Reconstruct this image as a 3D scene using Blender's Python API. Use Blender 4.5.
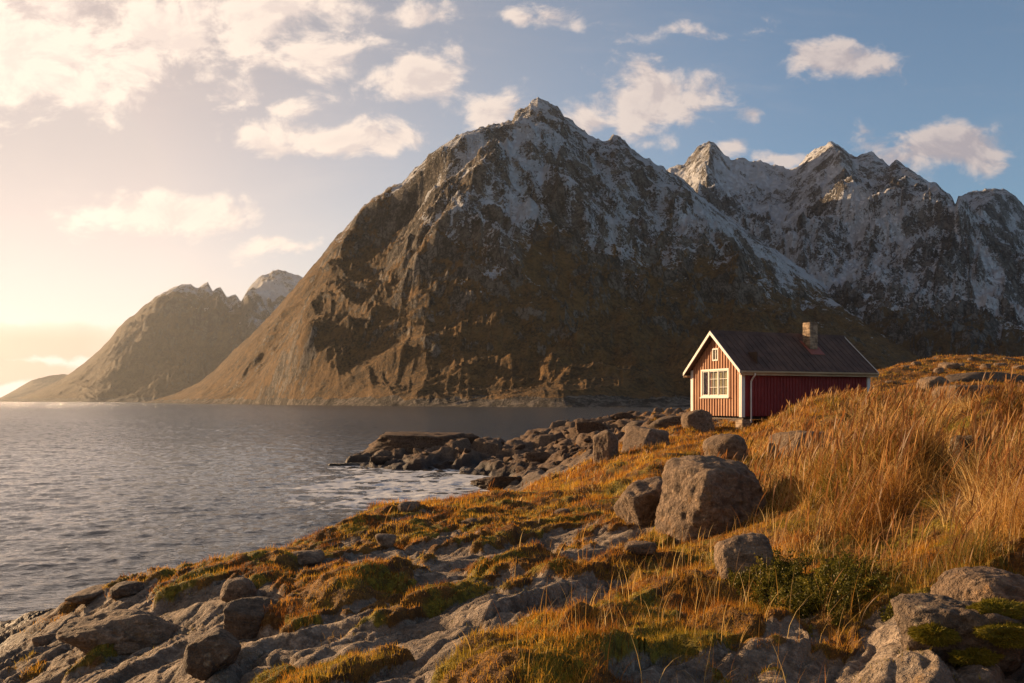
import bpy, bmesh, math, random
import numpy as np
from mathutils import Vector

random.seed(7)
RNG = np.random.default_rng(11)
R = math.radians
C = bpy.context.scene
for o in list(bpy.data.objects):
    bpy.data.objects.remove(o, do_unlink=True)

# ------------------------------------------------------------------ camera, sky, sun, exposure
F = 796.0            # focal length in pixels of a 1024 wide frame (28 mm)
HOR = 401.0          # row of the sea horizon
cam = bpy.data.objects.new("camera", bpy.data.cameras.new("camera"))
C.collection.objects.link(cam)
cam.location = (0, 0, 0)
cam.rotation_euler = (R(90), 0, 0)
cam.data.lens = 28.0
cam.data.sensor_width = 36.0
cam.data.shift_y = (HOR - 341.5) / 1024.0
cam.data.clip_start = 0.05
cam.data.clip_end = 60000
C.camera = cam

SEA = -4.2
ALPHA, ELEV = R(33), R(12)      # sun: to the left and a little ahead, low
SUN = Vector((-math.cos(ALPHA) * math.cos(ELEV), math.sin(ALPHA) * math.cos(ELEV), math.sin(ELEV)))
sun = bpy.data.objects.new("sun", bpy.data.lights.new("sun", 'SUN'))
C.collection.objects.link(sun)
sun.data.energy = 5.0
sun.data.angle = R(0.5)
sun.data.color = (1.0, 0.66, 0.36)
sun.rotation_euler = SUN.to_track_quat('Z', 'Y').to_euler()
sun.location = SUN * 100

C.view_settings.view_transform = 'Standard'
C.view_settings.look = 'None'
C.view_settings.gamma = 1.0
C.view_settings.use_curve_mapping = False
C.view_settings.exposure = 1.12
C.render.engine = 'CYCLES'
C.cycles.use_denoising = True
C.cycles.max_bounces = 5
C.cycles.diffuse_bounces = 3
C.cycles.glossy_bounces = 2
C.cycles.transmission_bounces = 3
C.cycles.volume_bounces = 0
C.cycles.transparent_max_bounces = 6
C.cycles.caustics_reflective = False
C.cycles.caustics_refractive = False

# ------------------------------------------------------------------ node helpers
def nd(t, typ, ins=None, **props):
    n = t.nodes.new(typ)
    for k, v in props.items():
        setattr(n, k, v)
    for k, v in (ins or {}).items():
        if isinstance(v, bpy.types.NodeSocket):
            t.links.new(v, n.inputs[k])
        elif isinstance(v, tuple) and len(v) == 3 and n.inputs[k].type == 'RGBA':
            n.inputs[k].default_value = (*v, 1)
        else:
            n.inputs[k].default_value = v
    return n
def M(t, op, a, b=0.0, c=0.0, clamp=False):
    return nd(t, 'ShaderNodeMath', {0: a, 1: b, 2: c}, operation=op, use_clamp=clamp).outputs[0]
def VM(t, op, a, b=(0, 0, 0)):
    n = nd(t, 'ShaderNodeVectorMath', {0: a, 1: b}, operation=op)
    return n.outputs['Value'] if op in ('LENGTH', 'DOT_PRODUCT') else n.outputs[0]
def MIX(t, f, a, b, blend='MIX'):
    return nd(t, 'ShaderNodeMix', {0: f, 6: a, 7: b}, data_type='RGBA', blend_type=blend).outputs[2]
def SS(t, v, lo, hi, a=0.0, b=1.0):
    return nd(t, 'ShaderNodeMapRange', {0: v, 1: lo, 2: hi, 3: a, 4: b}, interpolation_type='SMOOTHSTEP').outputs[0]
def NOISE(t, vec, scale, detail=4.0, rough=0.55, dist=0.0, col=False):
    n = nd(t, 'ShaderNodeTexNoise', {'Vector': vec, 'Scale': scale, 'Detail': detail, 'Roughness': rough, 'Distortion': dist})
    return n.outputs['Color' if col else 'Fac']
def SCALE(t, v, s):
    return VM(t, 'MULTIPLY', v, s)
def ATT(t, name, out='Fac'):
    return nd(t, 'ShaderNodeAttribute', attribute_name=name).outputs[out]
def new_mat(name):
    m = bpy.data.materials.new(name)
    m.use_nodes = True
    t = m.node_tree
    t.nodes.clear()
    out = t.nodes.new('ShaderNodeOutputMaterial')
    return m, t, out
def BSDF(t, out, col, rough=0.8, normal=None, spec=0.3, **kw):
    ins = {'Base Color': col, 'Roughness': rough, 'Specular IOR Level': spec}
    if normal is not None:
        ins['Normal'] = normal
    ins.update(kw)
    b = nd(t, 'ShaderNodeBsdfPrincipled', ins)
    t.links.new(b.outputs[0], out.inputs['Surface'])
    return b
def BUMP(t, h, strength, dist, normal=None):
    ins = {'Height': h, 'Strength': strength, 'Distance': dist}
    if normal is not None:
        ins['Normal'] = normal
    return nd(t, 'ShaderNodeBump', ins).outputs[0]

# ------------------------------------------------------------------ sky with its clouds (by world direction)
world = bpy.data.worlds.new("World")
C.world = world
world.use_nodes = True
t = world.node_tree
t.nodes.clear()
wout = t.nodes.new('ShaderNodeOutputWorld')
sky = nd(t, 'ShaderNodeTexSky', sky_type='NISHITA', sun_disc=False, sun_elevation=ELEV,
         sun_rotation=math.atan2(SUN.x, SUN.y), altitude=0.0, air_density=1.0, dust_density=0.7, ozone_density=2.6)
skyc = sky.outputs[0]
tc = nd(t, 'ShaderNodeTexCoord').outputs['Generated']
sep = nd(t, 'ShaderNodeSeparateXYZ', {0: tc})
dy = M(t, 'MAXIMUM', sep.outputs[1], 0.08)
ca = M(t, 'DIVIDE', sep.outputs[0], dy)
cb = M(t, 'DIVIDE', sep.outputs[2], dy)
ab = nd(t, 'ShaderNodeCombineXYZ', {0: ca, 1: cb, 2: 0.0}).outputs[0]
w1 = NOISE(t, ab, 9.0, 3.0, 0.55, col=True)
wv = SCALE(t, VM(t, 'SUBTRACT', w1, (0.5, 0.5, 0.5)), (0.10, 0.06, 0.0))
abw = VM(t, 'ADD', ab, wv)
CLOUDS = [  # tangent-plane centre and radii (pixels of the 28 mm view), weight
    (30, 45, 120, 62, 1.0), (85, 88, 55, 28, .7), (165, 38, 62, 46, .85), (255, 8, 110, 44, 1.0), (320, 55, 70, 30, .8),
    (428, 76, 60, 34, .8), (490, 108, 34, 16, .7), (236, 101, 30, 20, .6), (288, 106, 34, 14, .6), (335, 131, 90, 20, .85),
    (268, 145, 44, 13, .7), (395, 138, 40, 15, .75), (182, 212, 78, 25, 1.0), (72, 214, 36, 20, .6), (292, 246, 50, 12, .7),
    (640, 98, 62, 40, 1.0), (588, 122, 46, 20, .7), (836, 62, 58, 22, .95), (932, 154, 78, 25, .95), (776, 160, 30, 11, .7),
    (728, 150, 26, 14, .6), (556, 18, 36, 15, .6), (512, 22, 18, 9, .5), (410, 16, 36, 14, .5), (750, 112, 22, 9, .4),
    (20, 340, 150, 18, 1.6), (0, 371, 100, 12, 1.4), (700, 30, 60, 8, .25),
]
B = None
for (px, py, rx, ry, w) in CLOUDS:
    c = ((px - 512) / F, (HOR - py) / F, 0)
    d = SCALE(t, VM(t, 'SUBTRACT', abw, c), (F / (rx * 1.25), F / (ry * 1.3), 0))
    f = M(t, 'MULTIPLY', M(t, 'SUBTRACT', 1.0, VM(t, 'LENGTH', d)), w)
    B = f if B is None else M(t, 'MAXIMUM', B, f)
B = M(t, 'MAXIMUM', B, -0.6)
nv = SCALE(t, ab, (1.0, 1.5, 1.0))
n1 = NOISE(t, nv, 13.0, 9.0, 0.62, 0.3)
dens_raw = M(t, 'ADD', M(t, 'MULTIPLY', B, 0.9), M(t, 'MULTIPLY', M(t, 'SUBTRACT', n1, 0.5), 2.1))
dens = SS(t, dens_raw, 0.06, 0.52)
wisp = M(t, 'MULTIPLY', SS(t, NOISE(t, SCALE(t, ab, (1.0, 4.5, 1.0)), 3.2, 6.0, 0.6, 0.6), 0.48, 0.8), 0.28)
# thickness of the cloud towards the sun side gives its self shadow
up = VM(t, 'ADD', nv, (-0.012, 0.02, 0.0))
n2_ = NOISE(t, up, 13.0, 5.0, 0.60, 0.4)
lit = SS(t, M(t, 'SUBTRACT', n1, n2_), -0.10, 0.08)
core = SS(t, dens_raw, 0.45, 1.15)
ccol_l = (7.0, 5.9, 5.1)
ccol_d = (4.6, 4.0, 3.9)
cc = MIX(t, lit, ccol_d, ccol_l)
cc = MIX(t, M(t, 'MULTIPLY', core, 0.45), cc, ccol_d)
far = SS(t, ca, -0.75, 0.75)
warm = SS(t, ca, 0.42, -0.60)
hsv = nd(t, 'ShaderNodeHueSaturation', {'Saturation': M(t, 'SUBTRACT', .86, M(t, 'MULTIPLY', warm, .56)), 'Color': skyc}).outputs[0]
hsv = MIX(t, warm, hsv, MIX(t, 1.0, hsv, (0.93, 0.73, 0.63), 'MULTIPLY'))
cc = MIX(t, far, MIX(t, 0.5, cc, (7.6, 6.1, 4.9)), MIX(t, 1.0, cc, (0.56, 0.57, 0.62), 'MULTIPLY'))
bank = M(t, 'MULTIPLY', SS(t, cb, 0.115, 0.075), SS(t, ca, -0.40, -0.55))
cc = MIX(t, bank, cc, (4.3, 2.95, 2.3))
hsv = MIX(t, 1.0, hsv, MIX(t, SS(t, ca, .0, .55), MIX(t, SS(t, cb, .08, .38), (5.9, 4.95, 4.55), (4.1, 3.6, 3.45)), (9., 9., 9.)), 'DARKEN')
hsv = MIX(t, 1.0, hsv, MIX(t, SS(t, ca, -.1, .6), (1., 1., 1.), (.80, .90, .94)), 'MULTIPLY')
base = MIX(t, wisp, hsv, MIX(t, 0.5, hsv, cc))
full = MIX(t, M(t, 'MULTIPLY', dens, 0.92), base, cc)
bg = nd(t, 'ShaderNodeBackground', {'Color': full, 'Strength': 0.076})
t.links.new(bg.outputs[0], wout.inputs['Surface'])

# ------------------------------------------------------------------ numpy noise
_P = np.random.default_rng(3).permutation(4096).astype(np.int32)
_G = np.random.default_rng(4).uniform(0, 2 * np.pi, 4096)
_GX, _GY = np.cos(_G).astype(np.float32), np.sin(_G).astype(np.float32)
_G3 = np.random.default_rng(5).normal(size=(4096, 3)).astype(np.float32)
_G3 /= np.linalg.norm(_G3, axis=1, keepdims=True)
_H = np.random.default_rng(6).uniform(0, 1, (4096, 3)).astype(np.float32)
def _hash(i, j, s):
    return _P[(_P[(i + s * 131) & 4095] + j) & 4095]
def n2(x, y, s=0):
    x = np.asarray(x, np.float32); y = np.asarray(y, np.float32)
    xi, yi = np.floor(x).astype(np.int32), np.floor(y).astype(np.int32)
    xf, yf = x - xi, y - yi
    u = xf * xf * xf * (xf * (xf * 6 - 15) + 10); v = yf * yf * yf * (yf * (yf * 6 - 15) + 10)
    def g(a, b):
        h = _hash(xi + a, yi + b, s)
        return _GX[h] * (xf - a) + _GY[h] * (yf - b)
    a = g(0, 0); a = a + u * (g(1, 0) - a)
    b = g(0, 1); b = b + u * (g(1, 1) - b)
    return (a + v * (b - a)) * 1.5
def fbm(x, y, o=4, s=0, gain=.5, lac=2.07):
    r, a = 0, 1.0
    for k in range(o):
        r = r + a * n2(x, y, s + k * 7); a *= gain
        x, y = (x * .8 - y * .6) * lac + 3.1, (x * .6 + y * .8) * lac + 1.7
    return r
def ridged(x, y, o=5, s=0, gain=.5, lac=2.05):
    r, a, w = 0, 1.0, 1.0
    for k in range(o):
        q = 1 - np.abs(n2(x, y, s + k * 5)) * 1.25
        q = q * q * w
        r = r + a * q; w = np.clip(q * 1.6, 0, 1); a *= gain
        x, y = (x * .8 - y * .6) * lac + 5.1, (x * .6 + y * .8) * lac + 2.7
    return r / 1.6
def cells(x, y, s=0):
    xi, yi = np.floor(x).astype(np.int32), np.floor(y).astype(np.int32)
    f1 = np.full(x.shape, 9., np.float32); f2 = f1.copy(); idv = np.zeros(x.shape, np.float32)
    for a in (-1, 0, 1):
        for b in (-1, 0, 1):
            h = _hash(xi + a, yi + b, s)
            d = np.hypot(xi + a + _H[h, 0] - x, yi + b + _H[h, 1] - y).astype(np.float32)
            c = d < f1
            f2 = np.where(c, f1, np.minimum(f2, d)); idv = np.where(c, _H[h, 2], idv); f1 = np.where(c, d, f1)
    return f1, f2, idv
def n3(p, s=0):
    pi = np.floor(p).astype(np.int32); pf = p - pi
    w = pf * pf * pf * (pf * (pf * 6 - 15) + 10)
    r = 0
    for a in (0, 1):
        for b in (0, 1):
            for c in (0, 1):
                h = _P[(_hash(pi[:, 0] + a, pi[:, 1] + b, s) + pi[:, 2] + c) & 4095]
                g = (_G3[h] * (pf - np.array([a, b, c]))).sum(1)
                r = r + g * (w[:, 0] if a else 1 - w[:, 0]) * (w[:, 1] if b else 1 - w[:, 1]) * (w[:, 2] if c else 1 - w[:, 2])
    return r * 1.5
def fbm3(p, o=4, s=0, gain=.5):
    r, a = 0, 1.0
    for k in range(o):
        r = r + a * n3(p, s + k * 7); a *= gain; p = p * 2.07 + 3.3
    return r
def sstep(x, a, b):
    q = np.clip((x - a) / (b - a), 0, 1)
    return q * q * (3 - 2 * q)

# ------------------------------------------------------------------ mesh helpers
def mesh_np(name, V, quads=None, tris=None, attrs=None, smooth=True):
    me = bpy.data.meshes.new(name)
    nq = 0 if quads is None else len(quads); nt = 0 if tris is None else len(tris)
    me.vertices.add(len(V)); me.vertices.foreach_set('co', np.ascontiguousarray(V, np.float32).ravel())
    me.loops.add(nq * 4 + nt * 3); me.polygons.add(nq + nt)
    li = []
    if nq: li.append(np.asarray(quads, np.int32).ravel())
    if nt: li.append(np.asarray(tris, np.int32).ravel())
    me.loops.foreach_set('vertex_index', np.concatenate(li))
    st = np.concatenate([np.arange(nq) * 4, nq * 4 + np.arange(nt) * 3]).astype(np.int32)
    me.polygons.foreach_set('loop_start', st)
    me.polygons.foreach_set('use_smooth', np.full(nq + nt, smooth))
    for k, a in (attrs or {}).items():
        a = np.asarray(a, np.float32)
        if a.ndim == 1:
            me.attributes.new(k, 'FLOAT', 'POINT').data.foreach_set('value', a)
        else:
            me.attributes.new(k, 'FLOAT_COLOR', 'POINT').data.foreach_set('color', np.c_[a, np.ones(len(a))].astype(np.float32).ravel())
    me.update(calc_edges=True)
    return me
def link(name, me, mat=None, parent=None, loc=None, **props):
    o = bpy.data.objects.new(name, me)
    C.collection.objects.link(o)
    if mat is not None: me.materials.append(mat)
    if parent is not None: o.parent = parent
    if loc is not None: o.location = loc
    for k, v in props.items(): o[k] = v
    return o
def grid_quads(nr, nc):
    i = np.arange(nr * nc, dtype=np.int32).reshape(nr, nc)
    return np.stack([i[:-1, :-1], i[:-1, 1:], i[1:, 1:], i[1:, :-1]], -1).reshape(-1, 4)

# ------------------------------------------------------------------ GROUND: the shore under the cabin
# picture column, picture row, distance, turf cover (0 rock .. 1 turf), tall grass (0..1)
CP = [
 (0,683,9,.25,0),(0,640,12.5,.3,0),(0,622,15,.1,0),(0,590,19,0,0,-5.4),(0,540,26,0,0,-6.5),
 (75,683,7.6,.2,0),(75,640,10.6,.25,0),(75,602,13.7,.2,0),(75,580,17.5,0,0,-5.0),
 (150,683,6.5,.15,0),(150,640,8.5,.2,0),(150,600,11,.4,0),(150,579,13,.6,0),(150,560,16.5,0,0,-4.7),(150,540,21,0,0,-6),
 (250,683,5.6,.4,0),(250,640,7.2,.35,0),(250,600,9,.45,0),(255,558,14,.6,0),(250,545,18,0,0,-4.7),(250,520,24,0,0,-6),
 (350,683,5,.45,0),(350,600,8,.4,0),(350,550,13,.5,0),(350,523,18,.55,0),(350,510,22.5,0,0,-4.7),(350,490,29,0,0,-5.8),
 (440,683,4.7,.4,0),(440,600,7.5,.35,0),(440,550,11.5,.45,0),(440,506,21.5,.75,0),(440,497,26.5,0,0,-4.6),(440,480,36,0,0,-5.4),
 (530,683,4.5,.55,.0),(530,600,7,.45,0),(530,540,12.5,.5,0),(530,507,20.5,.9,.1),(530,492,27,.8,.1),(530,484,33,.2,0),
 (500,487,36,.0,0,-4.05),(530,475,40,.05,0,-3.75),(530,455,52,0,0),(530,442,61,0,0),(530,434,70,0,0),(530,430,80,0,0,-4.9),(530,425,100,0,0,-7),
 (470,470,43,0,0,-4.7),(470,462,50,0,0,-3.8),(470,440,60,0,0,-3.0),(470,432,68,0,0,-4.9),
 (430,470,46,0,0,-4.5),(430,458,50,0,0,-3.7),(430,445,57,0,0,-3.2),(430,432,66,0,0,-5),
 (385,470,47,0,0,-4.6),(385,458,51,0,0,-3.85),(385,446,57,0,0,-3.7),(385,440,63,0,0,-5),
 (340,465,50,0,0,-4.3),(300,462,52,0,0,-5.2),(340,450,60,0,0,-5.3),(300,480,42,0,0,-6),(400,485,38,0,0,-5.5),
 (600,683,4.5,.6,.0),(600,600,6.8,.6,.0),(600,540,11.5,.5,0),(600,500,17,.9,.15),(600,472,24,.9,.2),(600,452,37,.2,0),(600,436,55,0,0),(600,424,82,.1,0),(600,415,98,0,0,-4.9),
 (640,530,12,.6,0),(640,490,17,.95,.15),(640,455,27,.9,.1),(640,434,42,.25,0),(640,416,82,.25,0),(640,410,104,0,0,-4.9),
 (690,683,4.4,.75,.0),(690,600,6.7,.8,.0),(690,545,10.5,.8,.05),(690,470,20,.95,.1),(690,442,27.5,.9,.1),(690,428,36,.6,0),(690,427,40,.5,0),(690,420,60,.4,0,-1.45),(690,420,95,.2,0,-2.8),(690,412,120,0,0,-5),
 (740,683,4.3,.6,.0),(740,600,6.7,.85,.0),(740,550,9.4,.8,.0),(740,505,13.7,.95,.3),(740,463,21,.95,.35),(740,440,30,.95,.1),(740,428,35,.9,.2),(765,428,29,1,.1),(760,425,46,.6,0,-1.2),(760,420,70,.5,0,-1.0),(760,420,110,.3,0,-3),
 (800,683,4.2,.6,.0),(800,600,6.4,.9,.05),(800,540,9,1,.35),(800,490,13,1,.8),(800,455,19,.85,.6),(790,412,27,1,.8),(800,412,31,1,.5),(820,404,27,1,.8),
 (850,683,4.2,.5,.0),(850,600,6.2,.9,.15),(850,540,8.5,1,.6),(850,480,12.6,1,1),(850,445,18,.95,.9),(850,402,26,1,.8),(850,404,31,1,.4,-.12),(860,408,42,1,.3,-.3),
 (900,683,4.1,.3,.1),(900,600,5.9,.8,.25),(900,520,8.7,1,1),(900,440,17,1,.9),(900,405,26,1,.7),(890,397,45,.9,.2),
 (950,683,4,.2,.0),(950,640,4.7,.2,.1),(950,600,5.6,.5,.4),(950,520,8.5,1,1),(950,470,12,.9,.9),(950,430,17,.8,.6),(950,407,26,.95,.7),(940,388,42,.95,.3),(940,365,60,.9,.2),(940,360,68,.9,.1),(940,372,90,.8,0),
 (1024,640,4.6,.3,.2),(1024,540,7,1,1),(1024,470,11,1,1),(1024,420,17,1,.8),(1024,403,26,1,.7),(1024,386,42,.95,.3),(1024,366,60,.9,.2),(1024,360,68,.9,.1),(1024,375,95,.8,0),
 (880,374,52,.9,.2),(870,380,75,.6,0),
 (1250,560,5,.9,.7),(1250,460,10,1,1),(1250,400,20,1,.8),(1250,372,40,1,.4),(1250,350,70,.9,.2),(1250,370,120,.6,0),
 (-300,600,9,0,0,-4.6),(-300,560,14,0,0,-6),(-300,683,5,.2,0,-2.8),
 (-100,500,30,0,0,-7),(200,470,45,0,0,-7),(300,440,80,0,0,-8),(500,420,130,0,0,-8),(700,415,150,0,0,-7),(900,400,150,0,0,-2),
]
pts, vals = [], []
for c in CP:
    px, py, Y = c[0], c[1], c[2]
    z = c[5] if len(c) > 5 else -(py - HOR) / F * Y
    pts.append(((px - 512) / F * Y, Y)); vals.append((z, c[3], c[4]))
for (x, y, z, cv, ta) in [(0,1.5,-1.6,.6,.1),(-2,1.5,-1.75,.4,0),(2,1.5,-1.5,.6,.2),(-5,3,-2.4,.2,0),(4,2.5,-1.35,.7,.4),(0,-2,-1.55,.6,.1),(-5,-2,-2.1,.2,0),(5,-2,-1.2,.7,.4),(-9,0,-4.3,0,0),(-9,5,-4.4,0,0)]:
    pts.append((x, y)); vals.append((z, cv, ta))
pts = np.array(pts, np.float64); vals = np.array(vals, np.float64)
Y0 = 4.0
def warp_uv(x, y):
    return x / (y + Y0) * 1.6, np.log(y + Y0)
pu, pv = warp_uv(pts[:, 0], pts[:, 1])
def kern(r2): return np.sqrt(r2 + 0.004)
A = kern((pu[:, None] - pu[None]) ** 2 + (pv[:, None] - pv[None]) ** 2)
n = len(pu)
Pm = np.c_[np.ones(n), pu, pv]
AA = np.block([[A - np.eye(n) * 0.004, Pm], [Pm.T, np.zeros((3, 3))]])
W = np.linalg.solve(AA, np.r_[vals, np.zeros((3, 3))])
def rbf(x, y):
    u, v = warp_uv(x.ravel(), y.ravel())
    out = np.zeros((u.size, 3))
    for i in range(0, u.size, 60000):
        s = slice(i, i + 60000)
        K = kern((u[s, None] - pu[None]) ** 2 + (v[s, None] - pv[None]) ** 2)
        out[s] = K @ W[:n] + np.c_[np.ones(K.shape[0]), u[s], v[s]] @ W[n:]
    return [out[:, k].reshape(x.shape) for k in range(3)]
NR, NC = 1040, 1120
gu = np.linspace(-1.05, 1.05, NC); gl = np.linspace(math.log(Y0 - 2.0), math.log(Y0 + 150), NR)
YY = np.exp(gl)[:, None] - Y0 + 0 * gu[None]; XX = gu[None] * (YY + Y0)
# coarse evaluation of the smooth base, then linear refinement
cu = np.linspace(-1.05, 1.05, 226); cl = np.linspace(gl[0], gl[-1], 206)
CY = np.exp(cl)[:, None] - Y0 + 0 * cu[None]; CX = cu[None] * (CY + Y0)
def refine(a):
    i = np.interp(gu, cu, np.arange(len(cu))); j = np.interp(gl, cl, np.arange(len(cl)))
    def cub(a, q, ax):
        k = np.clip(np.floor(q).astype(int), 1, a.shape[ax] - 3); f = q - k
        g = lambda d: np.take(a, k + d, ax)
        f = f[None, :] if ax == 1 else f[:, None]
        p0, p1, p2, p3 = g(-1), g(0), g(1), g(2)
        return p1 + .5 * f * (p2 - p0 + f * (2 * p0 - 5 * p1 + 4 * p2 - p3 + f * (3 * (p1 - p2) + p3 - p0)))
    return cub(cub(a, i, 1), j, 0)
Zb, COV, TALL = [refine(q) for q in rbf(CX, CY)]
def P(px, py, Y):
    return np.array([(px - 512) / F * Y, Y, (HOR - py) / F * Y])
rockw = 1 - sstep(COV, .55, .95)
nearw = 1 - sstep(YY, 26, 40)
# bedding of the rock: long slabs running away to the right
ex, ey = .55, .835
al = XX * ex + YY * ey; ac = XX * ey - YY * ex
wz = fbm(XX * .35, YY * .35, 4, 21)
q = ac + wz * .9 + .25 * fbm(al * .5, ac * 1.2, 3, 25)
def saw(q, per):
    f = q / per; fr = f - np.floor(f)
    return np.where(fr < .86, fr / .86, (1 - fr) / .14), np.floor(f)
s1, k1 = saw(q, 1.55); s2, k2 = saw(q + .3 * n2(al * 1.3, ac * 1.3, 31), .47)
amp1 = .5 + .5 * n2(al * .4 + k1 * 7.3, k1 * 3.7, 33)
slab = .20 * (s1 - .5) * amp1 + .06 * (s2 - .5) * (.6 + .4 * n2(al * .9 + k2 * 3.1, k2, 35))
f1, f2, idc = cells(al * .55 + .3 * wz, ac * 1.15 + .3 * wz, 41)
crack = np.clip((f2 - f1) * 5, 0, 1)
slab += (.09 * (idc - .5) - .07 * (1 - crack) ** 3)
slab += .035 * fbm(XX * 2.1, YY * 2.1, 5, 43) + .04 * (ridged(al * .7 + wz, ac * 2.6 + wz, 5, 47, .58) - .45) + .016 * n2(al * 1.4, ac * 8, 46) + .012 * n2(al * 3, ac * 16, 44)
g1_, g2_, gid = cells(al * 1.3 + .25 * fbm(XX * 2, YY * 2, 2, 48), ac * 3.1 + .25 * wz, 49)
slab += .03 * (gid - .5) - .03 * (1 - np.clip((g2_ - g1_) * 5, 0, 1)) ** 3
big = .12 * fbm(XX * .38, YY * .38, 3, 45)
# blocky shore point
b1, b2, bid = cells(XX * .62 + .35 * fbm(XX * .5, YY * .5, 2, 51), YY * .42, 53)
c1, c2, cid = cells(XX * 1.5, YY * 1.1, 55)
blk = .95 * (bid - .45) * np.clip((b2 - b1) * 4, 0, 1) + .28 * (cid - .5) * np.clip((c2 - c1) * 4, 0, 1) + .12 * fbm(XX * 1.4, YY * 1.4, 4, 57)
farrock = sstep(YY, 30, 40) * (1 - sstep(COV, .3, .7))
# turf: cushions that fill the hollows
tn = fbm(al * .55, ac * 1.0, 4, 61) * .55 - slab * 1.1 + .35 * fbm(XX * 1.7, YY * 1.7, 3, 63)
def G(px, py, sx, sy):   # a soft patch of ground round the spot seen there
    Ys = np.exp(np.linspace(math.log(2.5), math.log(120), 1500)); Xs = (px - 512) / F * Ys
    j = np.clip(np.searchsorted(gl, np.log(Ys + Y0)), 0, NR - 1); i = np.clip(np.searchsorted(gu, Xs / (Ys + Y0)), 0, NC - 1)
    k = np.argmax(Zb[j, i] + .12 > (HOR - py) / F * Ys); X, Y = Xs[k], Ys[k]
    return np.exp(-(((XX - X) * ey - (YY - Y) * ex) / sx) ** 2 - (((XX - X) * ex + (YY - Y) * ey) / sy) ** 2)
TURF_SPOTS = [(335,585,.38,1.1,.17),(300,672,.4,.8,.1),(590,618,.42,.6,.18),(500,668,.3,.4,.14),(600,668,.35,.6,.12),(430,592,.22,.8,.04),(520,560,.25,.9,.06),(190,595,.4,1.2,.11),
              (660,590,.3,.9,.12),(640,560,.35,.8,.06),(240,572,.3,1.2,.12),(330,535,.35,1.2,.10),(420,525,.4,1.5,.12),(500,535,.4,1.5,.08),(590,485,.9,3,.25),(660,470,.8,3,.3),(20,628,.35,.8,.1),(100,655,.2,.5,.08)]
BARE_SPOTS = [(430,650,.35,.55),(390,622,.4,.8),(110,640,.6,1.2),(350,640,.3,.5),(560,585,.22,.9),(640,665,.15,.5),(480,600,.35,.8),(215,625,.3,.8),(60,660,.5,.8),(980,630,.45,.7),(900,660,.4,.5),(600,545,.3,.8),(470,540,.25,.9),(560,530,.25,.9),(160,672,.6,1)]
mound = 0
cv = COV - .03 * (1 - sstep(COV, .55, .8)) * (1 - sstep(YY, 18, 26))
for (px, py, sx, sy, h) in TURF_SPOTS:
    g = G(px, py, sx, sy); mound = mound + g * h; cv = cv + .75 * g
for (px, py, sx, sy) in BARE_SPOTS:
    cv = cv - .75 * G(px, py, sx, sy)
turf = sstep(tn + (cv - .5) * 1.5, -.08, .14)
turf *= sstep(Zb, SEA + .55, SEA + 1.1)
cush = (.5 + .5 * fbm(XX * 1.15, YY * 1.15, 2, 71)) * .16 + (1 - np.abs(n2(XX * 2.6, YY * 2.6, 73))) * .07 + .02 * n2(XX * 7, YY * 7, 75)
hum = .55 * fbm(XX * .33, YY * .30, 3, 77) + .20 * fbm(XX * .9, YY * .9, 2, 79)
cab = np.exp(-(((XX - 9.7) / 1.7) ** 2 + ((YY - 36.0) / 4.0) ** 2))
cab2 = np.exp(-(((XX - 7.2) / 2.3) ** 2 + ((YY - 26.3) / 3.2) ** 2))
TALL = TALL * (1 - .7 * cab2)
hw = (1 - .9 * np.clip(cab * 1.5 + cab2, 0, 1)) * sstep(COV, .6, 1.0) * sstep(YY, 5, 12) * (1 - .4 * sstep(YY, 24, 32))
ZZ = Zb + (big * .8 + .85 * slab * nearw * (1 - .75 * sstep(COV, .7, 1))) * (1 - .5 * hw) + blk * farrock + turf * (cush * .7 + mound) + hum * hw * .6
ZZ -= .42 * cab + .22 * cab2
for (px, py, sx, sy, h) in [(815,436,1.1,1.0,.50),(900,426,1.0,1.0,.42),(975,425,1.2,1.2,.40),(1010,460,.7,.8,.30),(880,500,.7,.8,.30),(960,520,.6,.8,.26),(855,452,1.0,.7,-.45),(930,455,.8,.7,-.40),(985,480,.5,.5,-.25),(905,540,.5,.6,-.15),(1000,500,.6,.6,-.18),(790,480,.8,.8,-.15)]:
    g = G(px, py, sx, sy); ZZ = ZZ + h * g
    if h < 0: TALL = TALL - .8 * g
ZZ -= (1 - sstep(Zb, SEA - 1.2, SEA + .2)) * .4
ZZ += .25 * sstep(YY, 45, 60) * sstep(XX, 20, 30) * fbm(XX * .22, YY * .5, 4, 83)
mossn = fbm(XX * 1.6, YY * 1.6, 4, 81)
for (px, py, sx, sy) in [(700,640,.5,.5),(650,655,.4,.4),(770,650,.4,.4),(235,580,.2,.9),(440,590,.2,.7),(520,640,.2,.4),(140,650,.15,.5),(560,610,.2,.5),(330,660,.25,.3)]:
    mossn = mossn + .55 * G(px, py, sx, sy)
moss = sstep(mossn + turf * .25 - .2, .05, .4) * (1 - sstep(YY, 16, 26)) * sstep(Zb, SEA + .8, SEA + 1.6)
wet = 1 - sstep(ZZ + .25 * fbm(XX * .8, YY * .8, 3, 85), SEA + .25, SEA + .95)
def ground_z(x, y):
    j = np.interp(np.log(np.maximum(np.asarray(y, float) + Y0, .5)), gl, np.arange(NR)); i = np.interp(np.asarray(x, float) / (np.asarray(y, float) + Y0), gu, np.arange(NC))
    j0 = np.clip(j.astype(int), 0, NR - 2); i0 = np.clip(i.astype(int), 0, NC - 2); fj, fi = j - j0, i - i0
    return (ZZ[j0, i0] * (1 - fj) * (1 - fi) + ZZ[j0 + 1, i0] * fj * (1 - fi) + ZZ[j0, i0 + 1] * (1 - fj) * fi + ZZ[j0 + 1, i0 + 1] * fj * fi)
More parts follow.
